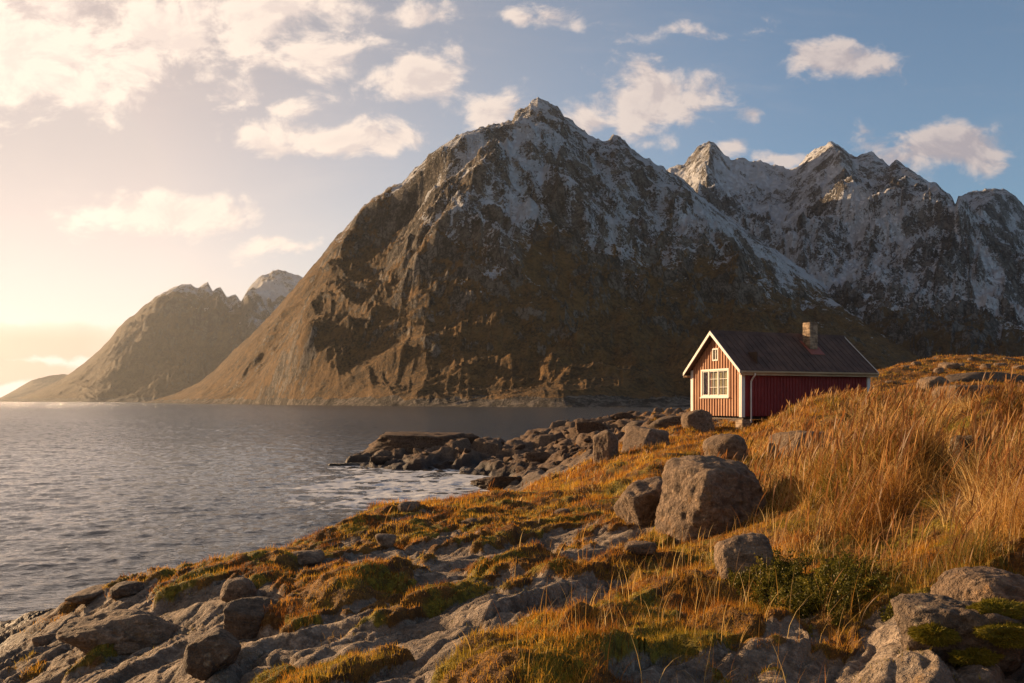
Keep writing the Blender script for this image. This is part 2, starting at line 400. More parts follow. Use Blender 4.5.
def hit(px, py, near=2.5, far=140):
    """where the line of sight through a picture spot meets the ground"""
    Ys = np.exp(np.linspace(math.log(near), math.log(far), 3000))
    g = ground_z((px - 512) / F * Ys, Ys); r = (HOR - py) / F * Ys
    k = np.argmax(g > r)
    return Vector(((px - 512) / F * Ys[k], Ys[k], g[k]))

# ------------------------------------------------------------------ materials of the land
def rock_nodes(t, pos, dark=1.0):
    """grey brown gneiss with pale crust lichen; returns colour and height"""
    a = NOISE(t, pos, 1.1, 6, .6); b = NOISE(t, pos, 7.0, 6, .65); c = NOISE(t, pos, 45.0, 3, .6)
    st = NOISE(t, nd(t, 'ShaderNodeMapping', {'Vector': pos, 'Rotation': (0.1, 0.15, R(56)), 'Scale': (1.2, 9.0, 6.0)}).outputs[0], 2.0, 5, .6)
    col = MIX(t, SS(t, a, .3, .7), (.18 * dark, .137 * dark, .10 * dark), (.33 * dark, .265 * dark, .205 * dark))
    col = MIX(t, SS(t, b, .46, .62, 0, .8), col, (.085 * dark, .066 * dark, .05 * dark))
    col = MIX(t, SS(t, st, .48, .7, 0, .55), col, (.38 * dark, .325 * dark, .265 * dark))
    vor = nd(t, 'ShaderNodeTexVoronoi', {'Vector': VM(t, 'ADD', pos, SCALE(t, NOISE(t, pos, 12., 3, .6, col=True), (.09, .09, .09))), 'Scale': 11.0}).outputs['Distance']
    lich = M(t, 'MULTIPLY', SS(t, vor, .32, .16), SS(t, NOISE(t, pos, 2.3, 4, .6), .5, .62))
    col = MIX(t, M(t, 'MULTIPLY', lich, .75), col, (.36, .33, .25))
    och = M(t, 'MULTIPLY', SS(t, NOISE(t, VM(t, 'ADD', pos, (7, 3, 1)), 5.5, 5, .65), .58, .68), .55)
    col = MIX(t, och, col, (.26, .155, .05))
    speck = SS(t, c, .6, .72, 0, .5)
    col = MIX(t, speck, col, (.05, .045, .04))
    pit = SS(t, NOISE(t, pos, 19.0, 4, .7), .40, .62)
    col = MIX(t, M(t, 'MULTIPLY', M(t, 'SUBTRACT', 1.0, pit), .45), col, (.07 * dark, .055 * dark, .042 * dark))
    h = M(t, 'ADD', M(t, 'ADD', M(t, 'MULTIPLY', M(t, 'ADD', b, M(t, 'MULTIPLY', pit, .35)), .55), M(t, 'MULTIPLY', st, .5)), M(t, 'MULTIPLY', c, .16))
    return col, h
def make_rock_mat(name, dark=1.0, wetfoot=False, bump=.09, hue=None):
    m, t, out = new_mat(name)
    pos = nd(t, 'ShaderNodeNewGeometry').outputs['Position']
    col, h = rock_nodes(t, pos, dark)
    if hue: col = MIX(t, 1.0, col, hue, 'MULTIPLY')
    rough = .85
    if wetfoot:
        z = nd(t, 'ShaderNodeSeparateXYZ', {0: pos}).outputs[2]
        w = SS(t, M(t, 'ADD', z, M(t, 'MULTIPLY', NOISE(t, pos, .8, 4), .8)), SEA + .55, SEA + 1.15, 1, 0)
        col = MIX(t, w, col, MIX(t, 1.0, col, (.22, .2, .19), 'MULTIPLY'))
        rough = M(t, 'SUBTRACT', .85, M(t, 'MULTIPLY', w, .5))
    BSDF(t, out, col, rough, BUMP(t, h, 1.0, bump))
    return m
M_ROCK = make_rock_mat('boulder_granite', .95, hue=(1.08, .93, .78))
M_ROCK_DARK = make_rock_mat('dark_gneiss', .60, hue=(1.06, .95, .84))
M_ROCK_SHORE = make_rock_mat('shore_rock', .46, True, .14, (1.25, .92, .68))

m, t, out = new_mat('shore_ground')
pos = nd(t, 'ShaderNodeNewGeometry').outputs['Position']
rc, rh = rock_nodes(t, pos, 1.25)
rc = MIX(t, 1.0, rc, (1.0, .965, .915), 'MULTIPLY')
wet_ = ATT(t, 'wet')
rc = MIX(t, ATT(t, 'shore'), rc, MIX(t, 1.0, rc, (.56, .47, .40), 'MULTIPLY'))
rc = MIX(t, wet_, rc, MIX(t, 1.0, rc, (.22, .2, .19), 'MULTIPLY'))
tn_ = NOISE(t, pos, 3.0, 6, .65)
tcol = MIX(t, SS(t, tn_, .35, .65), (.10, .045, .011), (.27, .135, .026))
tcol = MIX(t, SS(t, NOISE(t, pos, 30.0, 3, .6), .45, .7, 0, .55), tcol, (.05, .024, .007))
mcol = MIX(t, SS(t, NOISE(t, pos, 14.0, 5, .65), .35, .65), (.09, .075, .010), (.30, .225, .022))
tcol = MIX(t, ATT(t, 'moss'), tcol, mcol)
tm = SS(t, M(t, 'ADD', ATT(t, 'turf'), M(t, 'MULTIPLY', M(t, 'SUBTRACT', NOISE(t, pos, 9., 5, .65), .5), .9)), .35, .6)
col = MIX(t, tm, rc, tcol)
rough = M(t, 'SUBTRACT', .88, M(t, 'MULTIPLY', wet_, .25))
hh = M(t, 'ADD', M(t, 'MULTIPLY', rh, M(t, 'SUBTRACT', 1.0, tm)), M(t, 'MULTIPLY', NOISE(t, pos, 26., 4, .7), tm))
BSDF(t, out, col, rough, BUMP(t, hh, 1.0, .08))
M_GROUND = m
link('ground', mesh_np('ground', np.stack([XX, YY, ZZ], -1).reshape(-1, 3), grid_quads(NR, NC)[:, ::1], attrs={'turf': turf.ravel(), 'moss': moss.ravel(), 'wet': wet.ravel(), 'shore': farrock.ravel()}), M_GROUND, kind='structure')

# ------------------------------------------------------------------ MOUNTAINS
def mountain_mat(name, rockd, rockl, grass1, grass2, snowc, sc):
    m, t, out = new_mat(name)
    pos = nd(t, 'ShaderNodeNewGeometry').outputs['Position']
    a = NOISE(t, pos, .012 * sc, 8, .68); b = NOISE(t, pos, .055 * sc, 8, .68)
    sp = nd(t, 'ShaderNodeMapping', {'Vector': pos, 'Scale': (1.0, .8, .45)}).outputs[0]
    st = NOISE(t, sp, .06 * sc, 9, .72, .4); fn = NOISE(t, pos, .32 * sc, 5, .7)
    v1 = M(t, 'ABSOLUTE', M(t, 'SUBTRACT', NOISE(t, sp, .028 * sc, 6, .62, .8), .5))
    v2 = M(t, 'ABSOLUTE', M(t, 'SUBTRACT', NOISE(t, VM(t, 'ADD', pos, (311, 97, 53)), .085 * sc, 5, .62, .5), .5))
    vein = M(t, 'MAXIMUM', SS(t, v1, .022, .004), M(t, 'MULTIPLY', SS(t, v2, .03, .005), .8))
    rock = MIX(t, SS(t, M(t, 'ADD', M(t, 'MULTIPLY', st, .65), M(t, 'MULTIPLY', fn, .35)), .42, .58), rockd, rockl)
    rock = MIX(t, M(t, 'MULTIPLY', vein, .85), rock, rockd)
    gr = MIX(t, SS(t, M(t, 'ADD', M(t, 'MULTIPLY', b, .5), M(t, 'MULTIPLY', fn, .5)), .40, .60), grass1, grass2)
    veg = SS(t, M(t, 'ADD', ATT(t, 'veg'), M(t, 'ADD', M(t, 'MULTIPLY', M(t, 'SUBTRACT', b, .5), 1.6), M(t, 'MULTIPLY', M(t, 'SUBTRACT', .5, st), 1.6))), .36, .56)
    col = MIX(t, veg, rock, gr)
    sn = M(t, 'ADD', ATT(t, 'snow'), M(t, 'ADD', M(t, 'MULTIPLY', M(t, 'SUBTRACT', st, .5), -2.6), M(t, 'ADD', M(t, 'MULTIPLY', M(t, 'SUBTRACT', b, .5), 1.2), M(t, 'MULTIPLY', M(t, 'SUBTRACT', fn, .5), 1.7))))
    sn = M(t, 'ADD', sn, M(t, 'MULTIPLY', vein, M(t, 'MULTIPLY', SS(t, ATT(t, 'snow'), -.25, .2), .35)))
    sm = SS(t, sn, .40, .72)
    col = MIX(t, M(t, 'MULTIPLY', sm, .85), col, snowc)
    hh = M(t, 'ADD', M(t, 'MULTIPLY', a, .9), M(t, 'ADD', M(t, 'MULTIPLY', st, .55), M(t, 'SUBTRACT', M(t, 'MULTIPLY', b, .3), M(t, 'MULTIPLY', vein, .25))))
    BSDF(t, out, col, .9, BUMP(t, M(t, 'ADD', hh, M(t, 'MULTIPLY', fn, .30)), 1.0, 11.0 / sc), spec=.15)
    return m
MM_A = mountain_mat('mountain_rock', (.032, .027, .022), (.20, .168, .135), (.056, .036, .016), (.195, .108, .036), (.62, .64, .68), 1.0)
MM_B = mountain_mat('snowy_mountain_rock', (.032, .030, .029), (.19, .172, .155), (.056, .037, .017), (.14, .085, .034), (.66, .68, .72), .8)
MM_C = mountain_mat('distant_mountain_rock', (.035, .027, .02), (.12, .10, .075), (.06, .038, .014), (.12, .075, .026), (.6, .6, .62), .45)

def mountain(name, sky_pts, crest, foot, mat, nu, nv, seed, scale, profile, snowline, bulges=(), spurs=(), rough=1.0, snowgain=1.0, gully=4.5, veg0=.5):
    sp = np.array(sky_pts, float)
    px = np.linspace(sp[0, 0], sp[-1, 0], nu)
    py = np.interp(px, sp[:, 0], sp[:, 1])
    Yc = np.interp(px, *np.array(crest, float).T); Yf = np.interp(px, *np.array(foot, float).T)
    k = 25; ker = np.ones(k) / k
    sm = lambda a: np.convolve(np.pad(a, k // 2, 'edge'), ker, 'valid')
    Yc, Yf = sm(Yc), sm(Yf)
    Zc = np.maximum((HOR - py) / F * Yc, SEA)
    nb = nv // 6
    v = np.r_[np.linspace(0, 1, nv), 1 + np.linspace(.02, .5, nb)]
    pr = np.interp(np.clip(v, 0, 1), *np.array(profile, float).T)
    kk = max(3, nv // 20) | 1
    pr[:nv] = np.convolve(np.pad(pr[:nv], kk // 2, 'edge'), np.ones(kk) / kk, 'valid'); pr[0] = 0; pr[nv - 1] = 1
    pr = np.where(v > 1, 1 - (v - 1) * 1.5, pr)
    V, PX = v[:, None] + 0 * px[None], px[None] + 0 * v[:, None]
    Y = Yf[None] + (Yc - Yf)[None] * V
    X = (PX - 512) / F * Y
    kh = 91; Hs = np.convolve(np.pad(Zc - SEA, kh // 2, 'edge'), np.hanning(kh) / np.hanning(kh).sum(), 'valid')
    H = Hs[None] + (Zc - SEA - Hs)[None] * np.clip(V, 0, 1) ** 5
    Z = SEA - 1.5 * scale / 250 + (H + 1.5 * scale / 250) * pr[:, None]
    hn = np.clip(H / (scale * 1.6), .05, 1)
    env = np.where(V <= 1, np.sin(np.pi * np.clip(V, 0, 1) ** .8) * .92 + .10 * V, .10 + .5 * np.clip(V - 1, 0, 1)) * hn
    wx = fbm(X / scale * .9, Y / scale * .9, 3, seed + 90) * .35; wy = fbm(X / scale * .9 + 7, Y / scale * .9, 3, seed + 95) * .35
    dz = scale * .30 * rough * fbm(X / scale * .8 + wx, Y / scale * .7 + wy, 3, seed, .5)
    warp = .55 * fbm(PX / 60, V * 4, 3, seed + 40)
    g1 = ridged(PX / 52 + warp * 1.6 - (V - .5) * 1.6, V * 1.5 + .5 * warp, 6, seed + 20, .56) - .5
    dz = dz + gully * g1 * np.clip(.7 + .9 * n2(PX / 110, V * 2.6, seed + 50), .15, 1.5)
    dz = dz + scale * .072 * (ridged(X / scale * 3.2 + wx * 2, Y / scale * 3.2 + Z / scale * 3 + wy, 7, seed + 60, .6) - .5)
    cl = ridged(PX / 19 + warp * 2.5, V * 6 + warp * 2, 6, seed + 66, .62) - .5
    dz = dz + gully * .85 * cl
    # shelves: long ledges that dip across the face
    led = (Z / scale * 7 + .9 * fbm(X / scale * 1.5, Y / scale * 1.5, 4, seed + 33) + PX / 150.)
    fr_ = led - np.floor(led)
    dz = dz + scale * .018 * (np.where(fr_ < .75, fr_ / .75, (1 - fr_) / .25) - .5) * sstep(V, .12, .3) * np.clip(.5 + n2(PX / 70, V * 5, seed + 37), 0, 1)
    for (bx, bv, sx, sv, h) in bulges:
        dz = dz + h * np.exp(-((PX - bx) / sx) ** 2 - ((V - bv) / sv) ** 2) / np.maximum(env, .3)
    for (x0, v0, x1, v1, w, h) in spurs:
        tt = np.clip(((PX - x0) * (x1 - x0) / 300 ** 2 + (V - v0) * (v1 - v0)) / (((x1 - x0) / 300) ** 2 + (v1 - v0) ** 2), 0, 1)
        d = np.hypot(PX - (x0 + tt * (x1 - x0)) + 14 * warp, (V - (v0 + tt * (v1 - v0))) * 300)
        dz = dz + h * np.exp(-d / w) / np.maximum(env, .3)
    Z = Z + env * dz
    lim = (HOR - PX * 0 - py[None]) / F * Y; sft = 7 * scale / 250
    Z = np.where(V <= 1, lim - sft * np.log1p(np.exp(np.clip((lim - Z) / sft, -30, 60))) * np.clip((1 - V) * 8, 0, 1) - (1 - np.clip((1 - V) * 8, 0, 1)) * np.maximum(lim - Z, 0), Z)
    jag = ridged(PX / 13, V * 8, 4, seed + 70, .6) - .45
    Z = Z + jag * scale * .022 * sstep(V, .8, 1) * hn
    Vv = np.stack([X, Y, Z], -1)
    du = np.gradient(Vv, axis=1); dv = np.gradient(Vv, axis=0)
    N_ = np.cross(du, dv); N_ /= np.linalg.norm(N_, axis=-1, keepdims=True) + 1e-9
    nz = np.abs(N_[..., 2])
    sl = np.interp(PX, *np.array(snowline, float).T)
    snow = np.clip(((Z - sl) / (scale * .5)), -1.2, .44) * snowgain + (nz - .5) * .9 - .45 * g1 - .35 * cl + .42 * fbm(X / scale * 3, Y / scale * 3, 5, seed + 80, .6)
    veg = veg0 + (nz - .58) * 1.6 + .25 * fbm(X / scale * 5, Y / scale * 2.5, 5, seed + 85, .6) - np.clip((Z - sl) / scale, -.5, 1) * .8
    veg = np.where(Z < SEA + 7 * scale / 250 + 3 * fbm(X / 40, Y / 40, 3, 3), -.6, veg)
    return link(name, mesh_np(name, Vv.reshape(-1, 3), grid_quads(*V.shape), attrs={'snow': snow.ravel(), 'veg': veg.ravel()}), mat, kind='structure')

SKY_A = [(118,404),(135,403.5),(150,401),(175,394),(200,382),(215,370),(232,352),(250,336),(270,316),(290,293),(308,272),(322,256),(335,238),(350,224),(362,208),(375,198),(386,190),(396,184),(402,184),(412,172),(422,163),(432,152),(445,144),(462,133),(480,128),(498,124),(512,121),(516,112),(524,108),(531,103),(538,96),(545,101),(556,106),(564,117),(571,121),(577,125),(583,131),(592,137),(603,143),(609,141),(613,135),(618,136),(626,143),(636,153),(650,160),(664,168),(680,178),(700,195),(720,212),(750,234),(780,254),(815,278),(850,303),(885,326),(920,348),(950,364),(985,378),(1024,388),(1100,398),(1180,402)]
mountain('mountain_main', SKY_A, [(118,1900),(200,1650),(300,1400),(400,1400),(538,1500),(700,1650),(900,1400),(1180,1200)],
         [(118,1800),(200,1150),(300,800),(420,600),(560,520),(700,520),(900,560),(1180,600)], MM_A, 1250, 460, 101, 250.,
         [(0, 0), (.04, .006), (.10, .03), (.22, .12), (.42, .42), (.58, .62), (.8, .82), (1, 1)],
         [(118,330),(380,270),(420,190),(480,165),(560,155),(640,180),(720,195),(850,140),(1000,80),(1180,60)],
         bulges=[(490,.42,75,.22,70),(640,.4,70,.25,-25)],
         spurs=[(480,.40,262,.05,26,60),(410,.75,300,.25,22,34),(700,.6,800,.1,26,14)])
SKY_B = [(560,300),(600,240),(640,190),(660,176),(670,168),(684,164),(690,157),(697,148),(703,145),(709,141),(716,145),(724,154),(731,160),(737,158),(745,158),(752,161),(760,160),(770,165),(781,166),(790,170),(797,168),(803,160),(812,151),(822,147),(831,142),(840,147),(849,155),(857,158),(865,153),(874,153),(882,160),(889,167),(896,160),(903,165),(912,172),(924,180),(936,183),(944,190),(952,198),(955,206),(958,197),(968,193),(985,190),(1003,190),(1012,194),(1024,207),(1060,230),(1110,225),(1180,260),(1280,330)]
mountain('mountain_snowy', SKY_B, [(560,2300),(830,2300),(950,2200),(1024,2300),(1280,2000)], [(560,1100),(830,900),(1280,900)], MM_B, 900, 380, 202, 300.,
         [(0, 0), (.1, .04), (.3, .22), (.45, .36), (.55, .52), (.66, .58), (.8, .76), (1, 1)],
         [(560,170),(760,170),(900,130),(1280,110)], bulges=[(905,.6,40,.12,50),(960,.45,50,.1,40)],
         spurs=[(710,.95,700,.55,18,55),(832,.97,850,.6,20,55),(900,.9,935,.55,22,60),(1000,.9,960,.5,22,50)], snowgain=1.15, gully=11., veg0=.35)
SKY_C = [(-260,395),(-100,398),(0,401),(20,398),(36,391),(50,385),(62,379),(75,370),(88,360),(100,350),(110,339),(118,329),(125,321),(134,315),(145,305),(157,296),(168,291),(176,287),(185,284),(191,284),(195,288),(198,289),(203,284),(208,283),(213,292),(217,288),(221,288),(227,298),(232,296),(236,295),(241,302),(247,292),(253,283),(262,276),(270,273),(278,269),(286,271),(296,274),(304,278),(320,292),(345,312),(380,340),(430,385),(450,400)]
mountain('mountain_distant', SKY_C, [(-260,5200),(100,5000),(280,5200),(450,4800)], [(-260,5000),(0,4300),(100,3600),(450,3200)], MM_C, 620, 300, 303, 700.,
         [(0, 0), (.1, .04), (.3, .22), (.5, .46), (.8, .80), (1, 1)],
         [(-260,1100),(120,860),(170,640),(200,560),(232,430),(250,360),(450,260)], spurs=[(235,.95,250,.5,14,120),(190,.9,130,.4,16,90),(215,.95,215,.5,10,90)], gully=75., rough=.9)
mountain('mountain_headland', [(-300,392),(-150,385),(-60,378),(0,398),(15,390),(32,380),(48,376),(64,374),(80,377),(110,386),(150,396),(200,401)], [(-300,7600),(200,7600)], [(-300,7000),(200,7000)], MM_C, 260, 80, 404, 500., [(0, 0), (.5, .55), (1, 1)], [(-300,2000),(200,2000)], gully=20., rough=.5)

# ------------------------------------------------------------------ SEA
su = np.linspace(-1.12, 1.02, 900); sl_ = np.r_[np.linspace(math.log(Y0 + 2), math.log(Y0 + 260), 900), np.linspace(math.log(Y0 + 275), math.log(9000), 160)]
SY = np.exp(sl_)[:, None] - Y0 + 0 * su[None]; SX = su[None] * (SY + Y0)
def waves(x, y):
    wxy = fbm(x * .05, y * .05, 2, 501) * 1.2
    cx, sx_ = math.cos(R(20)), math.sin(R(20))
    a = x * cx + y * sx_; b = -x * sx_ + y * cx
    h = .04 * (1 - np.abs(n2(a * .10 + wxy, b * .26 + wxy, 503)) * 1.6)
    h = h + .034 * (1 - np.abs(n2(a * .22 + wxy, b * .55, 505)) * 1.8)
    h = h + (.028 * fbm(a * .5, b * 1.15, 2, 507)) + .040 * (1 - 2 * np.abs(n2(a * .75 + wxy, b * 1.35, 509))) + .022 * (1 - 2 * np.abs(n2(a * 1.7, b * 2.9 + wxy, 510))) + .012 * n2(a * 3.2, b * 5, 511)
    return h
fade = 1 - sstep(SY, 120, 260) * .85
wv_ = waves(SX, SY) * fade
gz = np.where(SY < 148, ground_z(SX, np.minimum(SY, 148)), -9.)
dep = SEA - gz
wv_ *= .35 + .65 * sstep(dep, -.2, 1.4)
cove = np.exp(-((SX - (-3.0)) / 7) ** 2 - ((SY - 37) / 9) ** 2) + .35 * np.exp(-((SX + 10) / 10) ** 2 - ((SY - 46) / 9) ** 2)
st = ridged(SX * .35 + .5 * fbm(SX * .3, SY * .3, 2, 521), SY * .55, 5, 523, .6)
st2 = ridged(SX * 1.1, SY * 1.3, 4, 525, .6)
foam = sstep(st * .55 + st2 * .35 + cove * .55 - .62, .02, .32) * np.clip(cove * 1.4, 0, 1)
shore = sstep(dep + .35 * fbm(SX * .7, SY * .7, 3, 527), .75, .0) * (dep > -.4) * sstep(SY, 6, 10)
foam = np.clip(foam + shore * sstep(st2 * .8 + cove * .3, .35, .8) * .8, 0, 1)
m, t, out = new_mat('sea_water')
pos = nd(t, 'ShaderNodeNewGeometry').outputs['Position']
dist = VM(t, 'LENGTH', pos)
pm = nd(t, 'ShaderNodeMapping', {'Vector': pos, 'Rotation': (0, 0, R(-20)), 'Scale': (1, 2.1, 1)}).outputs[0]
h1 = NOISE(t, pm, 2.6, 4, .6, .3); h2 = NOISE(t, pm, .8, 4, .6, .3); h3 = NOISE(t, pm, .09, 3, .6)
f2_ = SS(t, dist, 25, 150); f3_ = SS(t, dist, 200, 900)
h4 = NOISE(t, pm, .22, 3, .65, .4)
h5 = NOISE(t, nd(t, 'ShaderNodeMapping', {'Vector': pos, 'Scale': (.55, .22, 1)}).outputs[0], .12, 3, .65)
farw = M(t, 'ADD', M(t, 'MULTIPLY', h4, M(t, 'MULTIPLY', f2_, M(t, 'MULTIPLY', M(t, 'MINIMUM', dist, 700.), .0065))), M(t, 'MULTIPLY', h5, M(t, 'MULTIPLY', f3_, M(t, 'MULTIPLY', M(t, 'MINIMUM', dist, 4000.), .010))))
hh = M(t, 'ADD', M(t, 'MULTIPLY', h1, M(t, 'SUBTRACT', .05, M(t, 'MULTIPLY', f2_, .04))), M(t, 'ADD', M(t, 'MULTIPLY', h2, M(t, 'MULTIPLY', f2_, .55)), M(t, 'MULTIPLY', h3, M(t, 'MULTIPLY', f3_, 1.4))))
nb_ = BUMP(t, M(t, 'ADD', hh, farw), 1.0, 1.0)
fm = SS(t, M(t, 'ADD', ATT(t, 'foam'), M(t, 'MULTIPLY', M(t, 'SUBTRACT', NOISE(t, pm, 7., 4, .7), .5), .9)), .22, .78)
col = MIX(t, fm, (.05, .05, .048), (.55, .56, .57))
ro = M(t, 'ADD', M(t, 'ADD', .06, M(t, 'MULTIPLY', f2_, .12)), M(t, 'MULTIPLY', fm, .5))
BSDF(t, out, col, ro, nb_, spec=.8, IOR=1.333)
M_SEA = m
link('sea', mesh_np('sea', np.stack([SX, SY, SEA + wv_], -1).reshape(-1, 3), grid_quads(*SX.shape), attrs={'foam': foam.ravel()}), M_SEA, kind='structure')

# ------------------------------------------------------------------ HAZE: the sea air of the fjord
HAZE = 0.000023
me = bpy.data.meshes.new('haze'); bm = bmesh.new()
bmesh.ops.create_cube(bm, size=1.0)
bm.to_mesh(me); bm.free()
m, t, out = new_mat('haze_air')
vol = nd(t, 'ShaderNodeVolumePrincipled', {'Color': (.88, .93, 1.0), 'Density': HAZE, 'Anisotropy': .45})
t.links.new(vol.outputs[0], out.inputs['Volume'])
hz = link('haze', me, m, kind='stuff')
hz.scale = (24000, 13000, 920); hz.location = (-1000, 4500, 920 / 2 - 12)

# ------------------------------------------------------------------ box/prism helper for built things
class MB:
    def __init__(s): s.v, s.f = [], []
    def box(s, x0, x1, y0, y1, z0, z1):
        b = len(s.v)
        s.v += [(x, y, z) for z in (z0, z1) for (x, y) in ((x0, y0), (x1, y0), (x1, y1), (x0, y1))]
        s.f += [tuple(b + i for i in q) for q in ((3, 2, 1, 0), (4, 5, 6, 7), (0, 1, 5, 4), (1, 2, 6, 5), (2, 3, 7, 6), (3, 0, 4, 7))]
        return s
    def prism(s, prof, axis, a0, a1):
        """prof: list of 2D points; extruded along axis 'x','y' or 'z' from a0 to a1"""
        n = len(prof); b = len(s.v)
        for a in (a0, a1):
            for (p, q) in prof:
                s.v.append({'x': (a, p, q), 'y': (p, a, q), 'z': (p, q, a)}[axis])
        s.f.append(tuple(b + i for i in range(n))[::-1]); s.f.append(tuple(b + n + i for i in range(n)))
        for i in range(n):
            j = (i + 1) % n
            s.f.append((b + i, b + j, b + n + j, b + n + i))
        return s
    def tube(s, path, r, k=10):
        b = len(s.v)
        for i, p in enumerate(path):
            p = Vector(p); d = (Vector(path[min(i + 1, len(path) - 1)]) - Vector(path[max(i - 1, 0)])).normalized()
            u = d.cross(Vector((.13, .97, .2))).normalized(); w = d.cross(u)
            for a in range(k):
                s.v.append(tuple(p + (u * math.cos(a * 2 * math.pi / k) + w * math.sin(a * 2 * math.pi / k)) * r))
        for i in range(len(path) - 1):
            for a in range(k):
                s.f.append((b + i * k + a, b + i * k + (a + 1) % k, b + (i + 1) * k + (a + 1) % k, b + (i + 1) * k + a))
        s.f.append(tuple(b + a for a in range(k))[::-1]); s.f.append(tuple(b + (len(path) - 1) * k + a for a in range(k)))
        return s
    def build(s, name, mat, parent=None, bevel=0.0, **props):
        me = bpy.data.meshes.new(name)
        me.from_pydata(s.v, [], s.f)
        bm = bmesh.new(); bm.from_mesh(me); bmesh.ops.recalc_face_normals(bm, faces=bm.faces)
        if bevel: bmesh.ops.bevel(bm, geom=list(bm.edges), offset=bevel, segments=1, affect='EDGES')
        bm.to_mesh(me); bm.free()
        return link(name, me, mat, parent, **props)

# ------------------------------------------------------------------ CABIN
def paint(name, c1, c2, rough=.65, streak=(14, 14, 1.2), bump=.004, wear=None):
    m, t, out = new_mat(name)
    p = nd(t, 'ShaderNodeTexCoord').outputs['Object']
    g = NOISE(t, SCALE(t, p, streak), 1.6, 6, .65); a = NOISE(t, p, 1.1, 5, .6)
    col = MIX(t, SS(t, M(t, 'ADD', M(t, 'MULTIPLY', g, .6), M(t, 'MULTIPLY', a, .4)), .36, .64), c1, c2)
    if wear:
        col = MIX(t, SS(t, NOISE(t, SCALE(t, p, streak), 4.2, 5, .7), .60, .72, 0, .7), col, wear)
    BSDF(t, out, col, rough, BUMP(t, g, .6, bump), spec=.25)
    return m
M_GABLE = paint('light_red_boards', (.32, .138, .070), (.46, .245, .13), wear=(.44, .29, .18))  # lighter and more orange than the other walls, with worn streaks
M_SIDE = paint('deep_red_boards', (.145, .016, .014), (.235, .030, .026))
M_WHITE = paint('white_painted_wood', (.52, .49, .45), (.66, .63, .58), .5, bump=.002)
M_EAVE = paint('bare_eave_wood', (.30, .20, .11), (.46, .33, .20), streak=(1.2, 14, 14))
M_DARKW = paint('dark_timber', (.05, .035, .025), (.09, .06, .045))
M_PIPE = paint('grey_zinc', (.33, .30, .28), (.45, .41, .38), .4, bump=.001)
M_FLASH = paint('rusty_flashing', (.20, .055, .035), (.32, .11, .075), .5)
M_CURT = paint('cream_curtain', (.30, .235, .135), (.38, .30, .18), .9, (2, 2, 1), .001)
M_RED_REFL = paint('painted_red_reflection', (.20, .022, .014), (.25, .03, .02), .9, (2, 2, 1), .001)  # red reflection of the narrow pane, painted on a sheet behind it
m, t, out = new_mat('window_glass')
gl_ = nd(t, 'ShaderNodeBsdfGlossy', {'Color': (.9, .92, .95), 'Roughness': .03})
tr = nd(t, 'ShaderNodeBsdfTransparent', {'Color': (.93, .95, .94)})
fr = nd(t, 'ShaderNodeFresnel', {'IOR': 1.22})
mx = nd(t, 'ShaderNodeMixShader', {0: M(t, 'MULTIPLY', fr.outputs[0], .12), 1: tr.outputs[0], 2: gl_.outputs[0]})
t.links.new(mx.outputs[0], out.inputs['Surface'])
M_GLASS = m
m, t, out = new_mat('roof_sheets')
p = nd(t, 'ShaderNodeTexCoord').outputs['Object']
a = NOISE(t, p, 1.3, 6, .65); b = NOISE(t, SCALE(t, p, (9, 1.2, 1.2)), 2.2, 5, .65)
col = MIX(t, SS(t, a, .35, .65), (.062, .036, .028), (.115, .066, .048))
col = MIX(t, SS(t, b, .55, .72, 0, .7), col, (.17, .11, .075))
BSDF(t, out, col, .8, BUMP(t, b, .5, .01))
M_ROOF = m
m, t, out = new_mat('chimney_stone')
p = nd(t, 'ShaderNodeTexCoord').outputs['Object']
g = nd(t, 'ShaderNodeNewGeometry').outputs['Position']
info = NOISE(t, SCALE(t, p, (3.1, 3.1, 6.7)), 1.0, 2, .5)
col = MIX(t, SS(t, info, .36, .64), (.16, .115, .08), (.40, .30, .205))
col = MIX(t, SS(t, NOISE(t, p, 25., 4, .6), .45, .7, 0, .5), col, (.10, .075, .055))
BSDF(t, out, col, .9, BUMP(t, NOISE(t, p, 18., 5, .7), .8, .015))
M_STONE = m
m, t, out = new_mat('mortar')
BSDF(t, out, (.20, .165, .13), .95, BUMP(t, NOISE(t, nd(t, 'ShaderNodeTexCoord').outputs['Object'], 40.), .5, .01))
M_MORTAR = m

HT = R(22)
W_, L_, HW, PK = 3.86, 7.63, 2.27, 3.93     # gable width, length, wall height, ridge height
cabin = bpy.data.objects.new('cabin', None); C.collection.objects.link(cabin)
cabin.location = (10.6, 36.7, -0.70); cabin.rotation_euler = (0, 0, HT)
cabin['label'] = 'small red wooden cabin with dark roof, stone chimney and white trim above the shore'
cabin['category'] = 'cabin'
def roof_z(y): return HW + (PK - HW) * (1 - abs(y - W_ / 2) / (W_ / 2))
